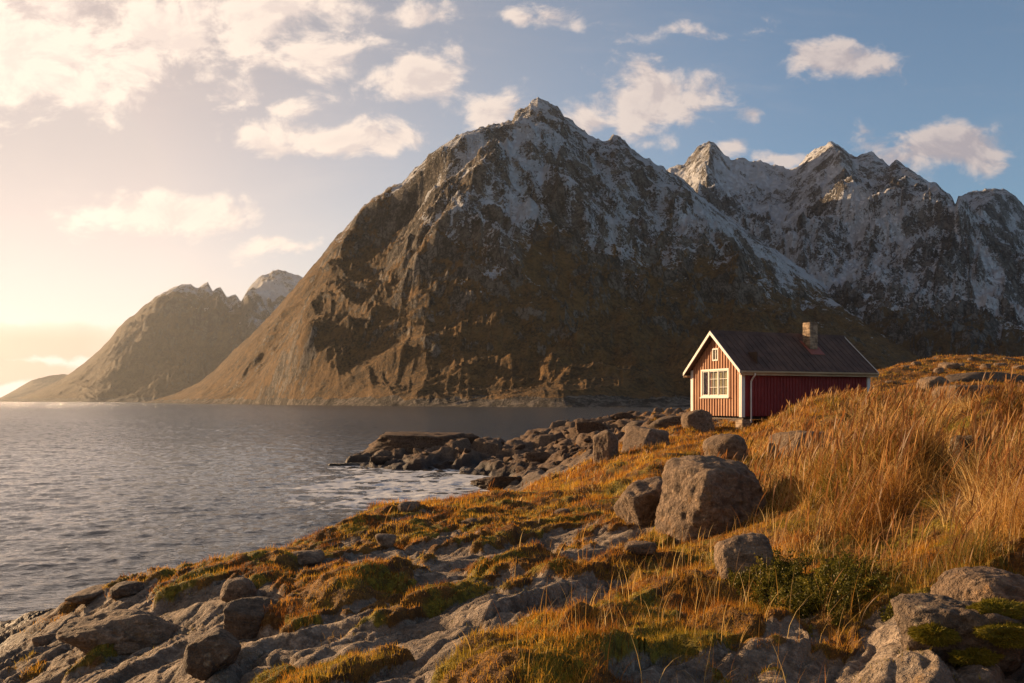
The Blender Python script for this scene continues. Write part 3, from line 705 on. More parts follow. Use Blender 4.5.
# gable wall towards the sun, board on board, with an opening for the window
WIN = (.92, 3.02, .93, 2.2)      # y0, y1, z0, z1 (seen mirrored: y grows to the left in the picture)
VEN = (1.74, 2.12, 2.68, 3.2)
def gable(x0, xo, holes, name, mat):
    m_ = MB(); y = 0.0; k = 0
    while y < W_ - .01:
        w = min(.158 if k % 2 == 0 else .05, W_ - y)
        d = 0 if k % 2 == 0 else .04
        yc0, yc1 = y, y + w
        segs = [(0.0, None)]
        for (h0, h1, g0, g1) in holes:
            if yc1 > h0 and yc0 < h1:
                ns = []
                for (a, b) in segs:
                    if (b is None or b > g0) and a < g1:
                        ns += [(a, g0), (g1, b)]
                    else: ns.append((a, b))
                segs = ns
        xa, xb = x0, x0 + xo * (.03 + d)
        for (a, b) in segs:
            dz = -random.uniform(0, .012) if a == 0 else 0
            if b is None:
                pr = [(yc0, a + dz), (yc1, a + dz), (yc1, roof_z(yc1) - .01)]
                if yc0 < W_ / 2 < yc1: pr.append((W_ / 2, roof_z(W_ / 2) - .01))
                pr.append((yc0, roof_z(yc0) - .01))
            else:
                pr = [(yc0, a + dz), (yc1, a + dz), (yc1, b), (yc0, b)]
            m_.prism(pr, 'x', min(xa, xb), max(xa, xb))
        y += w; k += 1
    return m_.build(name, mat, cabin)
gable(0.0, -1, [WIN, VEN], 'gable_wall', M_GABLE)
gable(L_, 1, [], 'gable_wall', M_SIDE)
def side(y0, s, name):
    m_ = MB(); x = 0.0; k = 0
    while x < L_ - .01:
        w = min(.13 if k % 2 == 0 else .055, L_ - x); d = .03 if k % 2 == 0 else .055
        m_.box(x, x + w, min(y0, y0 + s * d), max(y0, y0 + s * d), -random.uniform(0, .012), HW + .02); x += w; k += 1
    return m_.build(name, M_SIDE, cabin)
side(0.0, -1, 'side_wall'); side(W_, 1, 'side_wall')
MB().box(.22, L_ - .1, .2, W_ - .1, -.16, -.012).build('floor_frame', M_DARKW, cabin)
# inner lining keeps the room dark behind the glass
MB().box(.9, .93, .05, W_ - .05, 0, 3.0).build('inner_wall', M_DARKW, cabin)
MB().box(.03, .9, .05, W_ - .05, 2.2, 2.23).build('ceiling', M_DARKW, cabin)
# white corner boards
for (x0, x1, y0, y1) in ((-.085, .10, -.085, .0), (-.085, .0, .003, .11), (L_ - .12, L_ + .085, -.085, .0), (-.085, .0, W_ - .12, W_ + .085), (L_, L_ + .085, W_ - .12, W_ + .085)):
    MB().box(x0, x1, y0, y1, -.05, HW - .03).build('corner_board', M_WHITE, cabin, bevel=.006)
# roof
ex_, ov = .34, .30
sl = (PK - HW) / (W_ / 2)
def roof_half(s, name):
    yE = W_ / 2 - s * (W_ / 2 + ov); zE = HW - sl * ov
    m_ = MB()
    th = .10
    m_.prism([(W_ / 2, PK + .012), (yE, zE + .012), (yE, zE + th), (W_ / 2, PK + th + .012)], 'x', -ex_, L_ + ex_)
    n = 24
    for i in range(n + 1):
        x = -ex_ + .04 + (L_ + 2 * ex_ - .12) * i / n
        m_.prism([(W_ / 2, PK + th), (yE, zE + th - .004), (yE, zE + th + .022), (W_ / 2, PK + th + .034)], 'x', x, x + .035)
    return m_.build(name, M_ROOF, cabin)
roof = roof_half(1, 'roof'); roof2 = roof_half(-1, 'roof')
MB().prism([(W_ / 2 - .14, PK - .006), (W_ / 2, PK + .14), (W_ / 2 + .14, PK - .006), (W_ / 2, PK + .19)], 'x', -ex_ - .01, L_ + ex_ + .01).build('ridge_cap', M_ROOF, roof)
for xg in (-ex_ - .045, L_ + ex_ + .005):
    for s in (1, -1):
        yE = W_ / 2 - s * (W_ / 2 + ov + .02); zE = HW - sl * (ov + .02)
        MB().prism([(W_ / 2, PK - .03), (yE, zE - .03), (yE, zE + .125), (W_ / 2, PK + .145)], 'x', xg, xg + .04).build('bargeboard', M_WHITE, roof if s == 1 else roof2)
for s, rf in ((1, roof), (-1, roof2)):
    yE = W_ / 2 - s * (W_ / 2 + ov); zE = HW - sl * ov
    MB().box(-ex_, L_ + ex_, min(yE, yE - s * .03), max(yE, yE - s * .03), zE - .13, zE + .075).build('fascia', M_EAVE, rf)
    # soffit boards
    ya, yb = sorted((yE + s * .003, (0.0 if s == 1 else W_) - s * .06))
    MB().box(-ex_ + .01, L_ + ex_ - .01, ya, yb, zE - .07, zE - .05).build('soffit', M_EAVE, rf)
# gutter along the near eave with its downpipe
yE = -ov; zE = HW - sl * ov
gm = MB(); k = 8
prof = [(yE - .035 - .055 + .055 * math.cos(a), zE + .02 + .055 * math.sin(a)) for a in np.linspace(math.pi, 2 * math.pi, k)]
prof += [(yE - .035 - .055 + .047 * math.cos(a), zE + .02 + .047 * math.sin(a)) for a in np.linspace(2 * math.pi, math.pi, k)]
gm.prism(prof, 'x', -ex_ + .05, L_ + ex_ - .03)
gut = gm.build('gutter', M_EAVE, roof)
MB().tube([(.42, yE - .09, zE - .03), (.42, yE - .09, zE - .12), (.42, -.20, zE - .30), (.42, -.115, zE - .42), (.42, -.11, zE - .6), (.42, -.11, -.30)], .038).build('downpipe', M_WHITE, cabin)
# chimney on the near slope
cx0, cx1, cy0, cy1 = 4.90, 5.40, 1.02, 1.52
cz0, cz1 = roof_z(cy0) - .1, 4.62
MB().box(cx0 + .02, cx1 - .02, cy0 + .02, cy1 - .02, cz0, cz1 - .03).build('chimney_core', M_MORTAR, roof)
cm = MB(); z = cz0; row = 0
rs = random.Random(5)
while z < cz1 - .02:
    h = min(rs.uniform(.085, .15), cz1 - z)
    for side_ in range(4):
        a0, a1 = 0.0, (cx1 - cx0)
        a = a0
        while a < a1 - .01:
            w = rs.uniform(.14, .27); b = min(a + w, a1)
            if a1 - b < .07: b = a1
            pr_ = rs.uniform(-.004, .018); g_ = .007
            if side_ == 0: cm.box(cx0 + a + g_, cx0 + b - g_, cy0 - pr_, cy0 + .05, z + g_, z + h - g_)
            elif side_ == 1: cm.box(cx0 + a + g_, cx0 + b - g_, cy1 - .05, cy1 + pr_, z + g_, z + h - g_)
            elif side_ == 2: cm.box(cx0 - pr_, cx0 + .05, cy0 + a + .05 * (a == 0) + g_ * .5, cy0 + b - .05 * (b == a1), z + g_, z + h - g_)
            else: cm.box(cx1 - .05, cx1 + pr_, cy0 + a + .05 * (a == 0) + g_ * .5, cy0 + b - .05 * (b == a1), z + g_, z + h - g_)
            a = b
    z += h; row += 1
cm.build('chimney', M_STONE, roof, bevel=.006)
fm_ = MB()
zf = lambda y: roof_z(y) + .125
fm_.prism([(cy0 - .34, zf(cy0 - .34)), (cy0 - .02, zf(cy0 - .02)), (cy0 - .02, zf(cy0 - .02) + .02), (cy0 - .34, zf(cy0 - .34) + .02)], 'x', cx0 - .2, cx1 + .16)
for xx in (cx0 - .2, cx1 + .02):
    fm_.prism([(cy0 - .02, zf(cy0 - .02)), (cy1, zf(cy1)), (cy1, zf(cy1) + .025), (cy0 - .02, zf(cy0 - .02) + .025)], 'x', xx, xx + .15)
fm_.build('chimney_flashing', M_FLASH, roof)
fm_ = MB().prism([(cy0 - .03, zf(cy0) - .02), (cy0 - .03, zf(cy0) + .16), (cy0 - .022, zf(cy0) + .16), (cy0 - .022, zf(cy0) - .02)], 'x', cx0 - .03, cx1 + .03)
# windows in the gable
def frame_rect(m_, x0, x1, y0, y1, z0, z1, w):
    m_.box(x0, x1, y0, y1, z0, z0 + w); m_.box(x0, x1, y0, y1, z1 - w, z1)
    m_.box(x0, x1, y0, y0 + w, z0 + w, z1 - w); m_.box(x0, x1, y1 - w, y1, z0 + w, z1 - w)
y0, y1, z0, z1 = WIN
fr_ = MB(); frame_rect(fr_, -.085, .04, y0 - .05, y1 + .05, z0 - .05, z1 + .05, .09)
win = fr_.build('window', M_WHITE, cabin, bevel=.005)
MB().box(-.13, -.03, y0 - .09, y1 + .09, z0 - .095, z0 - .052).build('sill', M_WHITE, win)
third = (y1 - y0 - .08) / 3
ww3 = y1 - y0 - .08
edges = [(y0 + .04 + ww3 * q0, y0 + .04 + ww3 * q1) for q0, q1 in ((0, .37), (.37, .74), (.74, 1))]
for i, (a, b) in enumerate(edges):
    if i: MB().box(-.075, .03, a - .03, a + .03, z0 + .04, z1 - .04).build('mullion', M_WHITE, win)
    sm_ = MB(); frame_rect(sm_, -.055, -.02, a + .03, b - .03, z0 + .04, z1 - .04, .038)
    if i < 2:
        mid = (a + b) / 2
        sm_.box(-.05, -.025, mid - .011, mid + .011, z0 + .078, z1 - .078)
        for k in (1, 2):
            zz = z0 + .04 + (z1 - z0 - .08) * k / 3
            sm_.box(-.049, -.026, a + .068, b - .068, zz - .011, zz + .011)
    sm_.build('sash', M_WHITE, win)
    MB().box(-.040, -.036, a + .06, b - .06, z0 + .07, z1 - .07).build('pane', M_GLASS, win)
    # pleated curtains behind the glass; the red one stands in for a reflection
    cu_ = MB(); nn = 36
    ca_, cb_ = (a, b) if i < 2 else (a, b)
    pts_ = [(ca_ + (cb_ - ca_) * k / nn, .10 + .004 * math.sin(k * .8)) for k in range(nn + 1)]
    prof = [(x_, y_) for (y_, x_) in pts_] + [(x_ + .006, y_) for (y_, x_) in pts_[::-1]]
    cu_.prism(prof, 'z', z0 - .02, z1 + .02)
    cu_.build('curtain_or_reflection', M_CURT if i < 2 else M_RED_REFL, win)
y0, y1, z0, z1 = VEN
fr_ = MB(); frame_rect(fr_, -.08, .03, y0 - .04, y1 + .04, z0 - .04, z1 + .04, .065)
wn2 = fr_.build('attic_window', M_WHITE, cabin, bevel=.004)
MB().box(-.055, -.02, (y0 + y1) / 2 - .02, (y0 + y1) / 2 + .02, z0 + .02, z1 - .02).build('mullion', M_WHITE, wn2)
MB().box(-.03, -.026, y0, y1, z0, z1).build('pane', M_GLASS, wn2)
MB().box(.05, .06, y0 - .03, y1 + .03, z0 - .03, z1 + .03).build('curtain_or_reflection', M_CURT, wn2)
# foundation piers of stone blocks
for (fx, fy) in ((.05, .05), (L_ - .5, .05), (.05, W_ - .55), (L_ - .5, W_ - .55), (3.6, .05)):
    w0 = Vector((10.6, 36.7, 0)) + Vector((fx * math.cos(HT) - fy * math.sin(HT), fx * math.sin(HT) + fy * math.cos(HT), 0))
    gzz = float(ground_z(w0.x, w0.y)) + .70 - .25
    pm_ = MB(); z = -.165; r_ = 0
    while z > gzz:
        h = .19
        if r_ % 2 == 0: pm_.box(fx, fx + .26, fy, fy + .5, z - h + .012, z); pm_.box(fx + .272, fx + .5, fy + .01, fy + .5, z - h + .012, z)
        else: pm_.box(fx + .01, fx + .17, fy, fy + .5, z - h + .012, z); pm_.box(fx + .182, fx + .5, fy - .006, fy + .5, z - h + .012, z)
        z -= h; r_ += 1
    if r_: pm_.build('foundation_pier', M_STONE, cabin, bevel=.008)

# ------------------------------------------------------------------ ROCKS
_ico = {}
def ico(n):
    if n not in _ico:
        bm = bmesh.new(); bmesh.ops.create_icosphere(bm, subdivisions=n, radius=1)
        _ico[n] = (np.array([v.co[:] for v in bm.verts], np.float64), np.array([[v.index for v in f.verts] for f in bm.faces], np.int32)); bm.free()
    return _ico[n]
def rock_mesh(name, seed, sub=4, planes=None, k=16, rough=.05, mat=M_ROCK, size=(1, 1, 1), squash=.75):
    D, Fc = ico(sub)
    r_ = np.random.default_rng(seed)
    if planes is None:
        m_ = 16
        nn = r_.normal(size=(m_, 3)); nn /= np.linalg.norm(nn, axis=1, keepdims=True)
        hh = r_.uniform(.66, 1.0, m_)
        nn = np.r_[nn, np.eye(3), -np.eye(3)]; hh = np.r_[hh, r_.uniform(.8, 1.0, 6)]
    else:
        pl = np.array(planes, float); nn = pl[:, :3] / np.linalg.norm(pl[:, :3], axis=1, keepdims=True); hh = pl[:, 3]
    q = np.clip(D @ nn.T / hh[None], 0, None)
    rad = (q ** k).sum(1) ** (-1 / k)
    V = D * rad[:, None]
    o = r_.uniform(0, 50, 3)
    d = rough * fbm3(V * 1.7 + o, 3, 5) + rough * .45 * fbm3(V * 6 + o, 3, 9) - rough * .8 * np.clip(.12 - np.abs(n3(V * 1.3 + o + 9, 13)), 0, 1) * 4
    V = V + D * d[:, None]
    V = V * np.array(size)
    me = mesh_np(name, V, tris=Fc)
    me.materials.append(mat)
    return me
def place(name, me, loc, rot=(0, 0, 0), scale=1.0, **props):
    o = bpy.data.objects.new(name, me); C.collection.objects.link(o)
    o.location = loc; o.rotation_euler = rot; o.scale = (scale,) * 3 if not hasattr(scale, '__len__') else scale
    for k_, v_ in props.items(): o[k_] = v_
    return o
def named_rock(px, py, wpx, hpx, seed, label, mat=M_ROCK, planes=None, sub=5, rot=0.0, depth=1.0, sink=.22, rough=.05, k=16, Y=None, name='boulder', tilt=(0, 0)):
    """base centre in the picture, visible width and height in pixels"""
    p = hit(px, py) if Y is None else Vector(((px - 512) / F * Y, Y, float(ground_z((px - 512) / F * Y, Y))))
    w = wpx / F * p.y; h = hpx / F * p.y
    sx = w / 2 / .92; sz = h / (2 - 2 * sink) / .88
    me = rock_mesh(name, seed, sub, planes, k, rough, mat, (sx, sx * depth, sz))
    c = Vector((p.x, p.y + sx * depth * .75, p.z + sz * (1 - 2 * sink) * .9))
    c.x = (px - 512) / F * c.y
    return place(name, me, c, (tilt[0], tilt[1], rot), label=label, category='boulder' if name == 'boulder' else 'rock')
BIG = [(-.90, -.42, .20, .80), (.42, -.88, .2, .80), (.12, -.08, 1, .90), (.95, -.1, .35, .95), (.9, .5, .1, .95), (-.3, .95, .1, .95), (-.95, .2, .1, .95), (0, 0, -1, .9), (.6, -.2, .75, .95), (-.5, -.2, .8, .99), (-.2, -.97, -.1, .95)]
named_rock(711, 535, 106, 68, 1, 'big square lichened boulder standing in the grass below the cabin', planes=BIG, sub=6, rough=.075, k=20)
named_rock(643, 528, 46, 41, 2, 'wedge shaped grey rock leaning beside the big square boulder', planes=[(-.80, -.42, -.42, .72), (.30, -.92, -.18, .75), (-.12, -.22, 1, .80), (.95, 0, 0, .9), (0, 1, 0, .9), (0, 0, -1, .95), (-.4, .8, .2, .95), (.7, -.6, .3, .9), (-.7, .1, .7, .95)], sub=5, k=22, rough=.07)
named_rock(726, 468, 54, 34, 3, 'grey rounded dome of rock right behind the big square boulder', Y=17.5, sub=5, k=8, rough=.05)
named_rock(698, 434, 34, 22, 4, 'squat boulder sitting under the left corner of the cabin', Y=35.2, sub=5, rough=.05, sink=.34)
named_rock(606, 474, 28, 28, 5, 'upright squarish rock with a narrow lit face standing above the cove grass', Y=26, planes=[(-.6, -.8, .1, .75), (.7, -.7, .1, .8), (-.4, 0, 1, .9), (.5, 0, .9, .9), (0, 1, 0, .9), (-1, .1, 0, .85), (1, 0, 0, .8), (0, 0, -1, 1)], sub=5, k=20)
named_rock(646, 455, 44, 22, 6, 'sloping wedge of rock with a broad sunlit left face left of the cabin', Y=29, planes=[(-.7, -.5, .55, .75), (.6, -.8, .2, .8), (.2, 0, 1, .8), (1, 0, 0, .95), (0, 1, 0, .9), (-1, .3, 0, .95), (0, 0, -1, 1)], sub=5, k=18)
named_rock(668, 438, 46, 18, 7, 'low dark rounded rock between the cabin and the shore point', M_ROCK_DARK, Y=38, sub=5, k=9)
named_rock(640, 432, 40, 16, 8, 'blocky grey outcrop stone near the inlet left of the cabin', M_ROCK_DARK, Y=44, sub=5)
named_rock(742, 580, 58, 40, 9, 'half buried grey rock beside the green shrub', sub=5, k=9, rough=.06, sink=.34)
named_rock(806, 464, 62, 32, 10, 'shaded rock face under the grassy bank below the cabin', M_ROCK, Y=16.5, sub=5, k=12, sink=.4)
named_rock(972, 484, 46, 38, 11, 'brown rock showing through the tall grass on the right', M_ROCK_DARK, Y=11.5, sub=5, k=14, sink=.25)
named_rock(972, 428, 70, 24, 12, 'long flat grey rock slab on the grassy bank', Y=19, sub=5, k=14, sink=.2, depth=.8)
named_rock(934, 398, 34, 15, 13, 'pale sunlit rock lying on the hillside right of the cabin', Y=41, sub=5, k=12)
named_rock(985, 392, 90, 12, 14, 'long low grey ledge crossing the hillside right of the cabin', M_ROCK_DARK, Y=43, sub=5, k=12, depth=.3)
named_rock(240, 604, 42, 22, 15, 'smooth pale stone resting on the left rock slabs', sub=5, k=8, rough=.035)
named_rock(258, 634, 56, 30, 16, 'dark angular block below the pale smooth stone', M_ROCK_DARK, sub=5, k=22)
named_rock(212, 676, 56, 38, 17, 'dark square block tilted at the bottom of the left slabs', M_ROCK_DARK, sub=5, k=24, rot=.5, tilt=(.1, .15))
named_rock(302, 568, 48, 14, 18, 'flat topped pale rock beside the rust coloured turf mound', sub=5, k=9)
named_rock(386, 548, 22, 13, 19, 'small grey stone in the mossy turf by the water side slabs', sub=4, k=8)
named_rock(92, 606, 44, 12, 20, 'weathered grey rock on the edge above the water', sub=5, k=10, depth=1.4)
named_rock(130, 598, 36, 13, 21, 'moss edged dark rock behind the left slabs', M_ROCK_DARK, sub=5, k=10)
named_rock(125, 655, 128, 34, 22, 'broad grey slab of bedrock with ragged top at the lower left', sub=6, k=14, depth=.7, rough=.09, sink=.3, name='rock_slab')
named_rock(955, 668, 130, 62, 23, 'large mossy outcrop of layered rock at the lower right corner', M_ROCK_DARK, sub=6, k=14, rough=.09, depth=.8, sink=.3, name='rock_outcrop')
named_rock(1000, 626, 110, 46, 24, 'rounded pale brown rock behind the mossy corner outcrop', sub=6, k=10, rough=.07, depth=.8, sink=.3, name='rock_outcrop')

# the long blocks and the tumbled rocks of the shore point
TAB = [(.05, -.1, 1, .74), (.15, -1, .25, .85), (-1, -.1, .3, .95), (1, -.2, .25, .95), (0, 1, .1, .9), (0, 0, -1, 1), (-.6, -.8, .3, 1.02), (.5, -.4, .9, 1.0)]
SHORE = [
    (420, 460, 88, 19, 55, 'long tabular rock block at the outer end of the shore point', 61),
    (470, 455, 26, 12, 57, 'square jointed rock block behind the long tabular block', 62),
    (540, 464, 34, 11, 45, 'wide flat topped rock in front of the tumbled shore rocks', 64),
    (500, 493, 66, 11, 35, 'low wet rock lying in the foaming cove', 65),
    (381, 461, 20, 10, 51, 'small wet rock knob at the tip of the shore point', 66),
    (350, 463, 40, 6, 51, 'flat black wet ledge furthest out in the sea', 67),
    (592, 434, 34, 11, 58, 'massive jointed rock in the middle of the shore heap', 68),
    (622, 425, 26, 9, 68, 'sunlit block on the ridge of the shore point', 69),
]
for (px, py, w, h, Y, lab, sd) in SHORE:
    named_rock(px, py, w, h, sd, lab, M_ROCK_SHORE, Y=Y, sub=5, k=60, rough=.09, name='rock', depth=.6, planes=TAB if w > 80 else None)
TEMPL = [rock_mesh('rock', 200 + i, 4, None, 60, .07, M_ROCK_SHORE, (1, random.uniform(.6, .9), random.uniform(.45, .7))) for i in range(12)]
rr = random.Random(21)
made = 0
while made < 240:
    Y = math.exp(rr.uniform(math.log(38), math.log(92))); px = rr.uniform(385, 660)
    X = (px - 512) / F * Y; z = float(ground_z(X, Y))
    j = np.searchsorted(gl, math.log(Y + Y0)); i = np.searchsorted(gu, X / (Y + Y0))
    if z < SEA - .25 or COV[j, i] > .35 or Zb[j, i] < SEA - .1: continue
    s = rr.choice([.18, .22, .28, .35, .42, .55]) * rr.uniform(.8, 1.25)
    place('rock', rr.choice(TEMPL), (X, Y, z + s * .02), (rr.uniform(-.4, .4), rr.uniform(-.4, .4), rr.uniform(0, 6.28)), (s, s * rr.uniform(.7, 1), s * rr.uniform(.5, .85)),
          label='angular brown rock in the tumbled heap along the shore point', category='rock', group='tumbled rocks of the shore point')
    made += 1
HT_ = [rock_mesh('stone', 300 + i, 4, None, 12, .06, M_ROCK, (1, random.uniform(.7, 1), random.uniform(.5, .7))) for i in range(4)]
for (px, Y, s) in [(905,52,.3),(915,56,.4),(938,50,.45),(950,52,.7),(958,53,.5),(985,52,.5),(1000,54,.45),(1018,53,.5),(970,62,.3),(1008,64,.55),(900,60,.25),(890,48,.3),(960,44,.3),(930,58,.3),(945,60,.25)]:
    X = (px - 512) / F * Y
    place('stone', rr.choice(HT_), (X, Y, float(ground_z(X, Y)) + s * .12), (0, 0, rr.uniform(0, 6)), s, label='grey stone poking out of the golden hillside right of the cabin', category='stone', group='stones on the hillside right of the cabin')
for (px, py, s) in [(45,640,.2),(160,628,.16),(640,548,.2),(470,523,.25),(410,508,.3),(560,515,.25)]:
    p = hit(px, py)
    place('stone', rr.choice(HT_), (p.x, p.y, p.z - s * .12), (0, 0, rr.uniform(0, 6)), s, label='small loose grey stone on the turf and rock slabs of the foreground', category='stone', group='loose stones on the foreground slabs')

# ------------------------------------------------------------------ GRASS
def grass_mat(name, trans=.35):
    m, t, out = new_mat(name)
    c = ATT(t, 'tint', 'Color')
    d = nd(t, 'ShaderNodeBsdfDiffuse', {'Color': c, 'Roughness': .6})
    tr = nd(t, 'ShaderNodeBsdfTranslucent', {'Color': c})
    g = nd(t, 'ShaderNodeBsdfGlossy', {'Color': (1, .95, .85), 'Roughness': .45})
    mx = nd(t, 'ShaderNodeMixShader', {0: trans, 1: d.outputs[0], 2: tr.outputs[0]})
    mx2 = nd(t, 'ShaderNodeMixShader', {0: .015, 1: mx.outputs[0], 2: g.outputs[0]})
    t.links.new(mx2.outputs[0], out.inputs['Surface'])
    return m
M_GRASS = grass_mat('dry_grass_blades', .48)
M_MOSSB = grass_mat('moss_tips', .2)
def sample_ground(nw, mask, seed, ymin, ymax, umax=.82):
    r_ = np.random.default_rng(seed)
    X_, Y_, c_ = [], [], 0
    while c_ < nw:
        l = r_.uniform(math.log(ymin + 1.5), math.log(ymax + 1.5), nw * 2); Y = np.exp(l) - 1.5
        X = r_.uniform(-umax, umax, nw * 2) * (Y + 1.2)
        j = np.clip(np.searchsorted(gl, np.log(Y + Y0)), 0, NR - 1); i = np.clip(np.searchsorted(gu, X / (Y + Y0)), 0, NC - 1)
        keep = r_.uniform(0, 1, nw * 2) < mask[j, i]
        X_.append(X[keep]); Y_.append(Y[keep]); c_ += int(keep.sum())
        if c_ == 0: break
    return np.concatenate(X_)[:nw], np.concatenate(Y_)[:nw], r_
def blades(name, X, Y, L, wid, col, r_, lean=.35, wind=(.25, .05), segs=3, mat=None, head=None, label_kind='stuff', zoff=-.008, base=None, out_dir=None):
    n = len(X)
    Z = ground_z(X, Y) + zoff if base is None else base
    az = r_.uniform(0, 2 * np.pi, n); ln = np.abs(r_.normal(0, lean, n)) + .05
    dx = np.cos(az) * ln + wind[0]; dy = np.sin(az) * ln + wind[1]
    if out_dir is not None: dx = dx + out_dir[0]; dy = dy + out_dir[1]
    fa = r_.uniform(0, 2 * np.pi, n); fx, fy = np.cos(fa), np.sin(fa)
    ts = np.linspace(0, 1, segs + 1)
    prof = (1 - ts ** 1.6) if head is None else head
    vs = []
    for tt, pw in zip(ts, prof):
        bend = tt ** 1.9
        cx = X + dx * L * bend; cy = Y + dy * L * bend; cz = Z + L * (tt - .32 * (dx * dx + dy * dy) * bend)
        w = wid * pw * .5
        vs.append(np.stack([cx - fx * w, cy - fy * w, cz], -1)); vs.append(np.stack([cx + fx * w, cy + fy * w, cz], -1))
    V = np.stack(vs, 1).reshape(-1, 3)
    k = 2 * (segs + 1)
    b = (np.arange(n) * k)[:, None]
    Q = np.concatenate([b + np.array([[2 * s, 2 * s + 1, 2 * s + 3, 2 * s + 2]]) for s in range(segs)], 0)
    cc_ = np.repeat(col, k, 0)
    return link(name, mesh_np(name, V, quads=Q, attrs={'tint': cc_}), mat or M_GRASS, kind=label_kind)
def tint(r_, n, pal, var=.22, clump=None):
    pal = np.array(pal); k = r_.integers(0, len(pal), n)
    if clump is not None: k = np.clip((clump * len(pal) + r_.normal(0, .6, n)).astype(int), 0, len(pal) - 1)
    return pal[k] * (1 + r_.uniform(-var, var, (n, 1)))
DRY = [(.12, .05, .013), (.24, .105, .022), (.38, .19, .038), (.52, .29, .07), (.64, .41, .13), (.72, .52, .22)]
OLIVE = [(.08, .07, .014), (.15, .125, .022), (.24, .19, .035), (.34, .25, .05)]
RUST = [(.16, .058, .011), (.31, .115, .016), (.47, .20, .024), (.58, .30, .038), (.50, .30, .038), (.30, .21, .025)]
def pxw(Y, mn, f): return np.maximum(mn, Y / F * f)

# low rusty turf
mk = turf * (1 - .25 * moss) * (1 - .55 * np.clip(TALL, 0, 1))
X, Y, r_ = sample_ground(330000, np.clip(mk, 0, 1), 31, 2.2, 85)
cl_ = np.clip(.5 + .6 * fbm(X * 1.1, Y * 1.1, 3, 601), 0, .999)
L = (.022 + .065 * np.clip(.5 + .8 * fbm(X * 1.6, Y * 1.6, 2, 603), 0, 1) ** 1.3) * r_.uniform(.5, 1.4, len(X)) * (1 + 1.6 * sstep(Y, 10, 26))
blades('turf_grass', X, Y, L, pxw(Y, .0036, .5), tint(r_, len(X), RUST, .25, cl_), r_, .65, (.06, .0), 2)
# moss
mk = moss * np.clip(turf + .12, 0, 1) * (YY < 22)
X, Y, r_ = sample_ground(90000, mk, 33, 2.2, 20)
L = r_.uniform(.015, .045, len(X))
blades('moss', X, Y, L, pxw(Y, .006, .8), tint(r_, len(X), [(.18, .15, .016), (.34, .27, .024), (.44, .33, .03), (.28, .16, .02)]), r_, .6, (0, 0), 1, M_MOSSB)
# tall dry grass of the bank: radiating tussocks and looser blades between them
clump = sstep(fbm(XX * .9, YY * .8, 3, 611, .6), -.15, .2)
mk = np.clip(TALL, 0, 1) ** 1.2 * (.06 + .94 * clump) * sstep(turf, .3, .7)
X, Y, r_ = sample_ground(4000, mk, 35, 2.6, 46)
per = 26
tl = np.clip(rbf(X, Y)[2], 0, 1.1)
Lc = (.13 + .40 * tl) * (.6 + .7 * r_.uniform(0, 1, len(X)) ** 1.5) * (1 - .35 * sstep(Y, 18, 28))
cl_ = np.clip(.5 + .85 * fbm(X * .8, Y * .8, 3, 613) + r_.normal(0, .22, len(X)), 0, .999)
rad = .05 + .07 * r_.uniform(0, 1, len(X)) + Y * .0022
X, Y, Lc, cl_, rad = [np.repeat(q, per) for q in (X, Y, Lc, cl_, rad)]
a_ = r_.uniform(0, 2 * np.pi, len(X)); q_ = np.sqrt(r_.uniform(0, 1, len(X)))
od = (np.cos(a_) * q_ * 1.15, np.sin(a_) * q_ * 1.15)
X = X + np.cos(a_) * q_ * rad; Y = Y + np.sin(a_) * q_ * rad
ol = (np.repeat(fbm(X[::per] * .6 + 9, Y[::per] * .6, 3, 617), per) + r_.normal(0, .12, len(X)) > .22)[:, None]
blades('tussock_grass', X, Y, Lc * r_.uniform(.4, 1.2, len(X)), pxw(Y, .0042, .62), np.where(ol, tint(r_, len(X), OLIVE, .28), tint(r_, len(X), DRY, .28, cl_)), r_, .46, (.06, -.02), 5, out_dir=od)
X, Y, r_ = sample_ground(36000, mk, 36, 2.8, 46)
cl_ = np.clip(.5 + .6 * fbm(X * .7, Y * .7, 3, 613), 0, .999)
tl = np.clip(rbf(X, Y)[2], 0, 1.1)
L = (.10 + .34 * tl) * (.6 + .6 * np.clip(.5 + .6 * fbm(X * .8, Y * .8, 2, 615), 0, 1)) * r_.uniform(.45, 1.3, len(X)) * (1 - .35 * sstep(Y, 18, 28))
blades('dry_grass', X, Y, L, pxw(Y, .0040, .6), tint(r_, len(X), DRY, .3, cl_), r_, .85, (.14, -.03), 4)
# flowering stems with seed heads
X, Y, r_ = sample_ground(7000, mk, 37, 2.8, 40)
L = (.36 + .30 * np.clip(rbf(X, Y)[2], 0, 1)) * r_.uniform(.6, 1.35, len(X)) * (1 - .35 * sstep(Y, 18, 28))
blades('seed_stems', X, Y, L, pxw(Y, .010, 1.4), tint(r_, len(X), [(.30, .13, .04), (.45, .25, .09), (.24, .095, .03)], .2), r_, .2, (.2, -.02), 8, head=np.array([.28, .26, .25, .24, .24, .3, 1., .75, .1]))
# sparse stems standing out of the turf
mk2 = turf * (1 - np.clip(TALL, 0, 1)) * (YY < 16) * sstep(XX / (YY + 1), -.08, .25)
X, Y, r_ = sample_ground(1500, mk2, 39, 2.4, 15)
L = r_.uniform(.12, .38, len(X))
blades('grass_stems', X, Y, L, pxw(Y, .004, .7), tint(r_, len(X), DRY, .2), r_, .35, (.1, 0), 4)

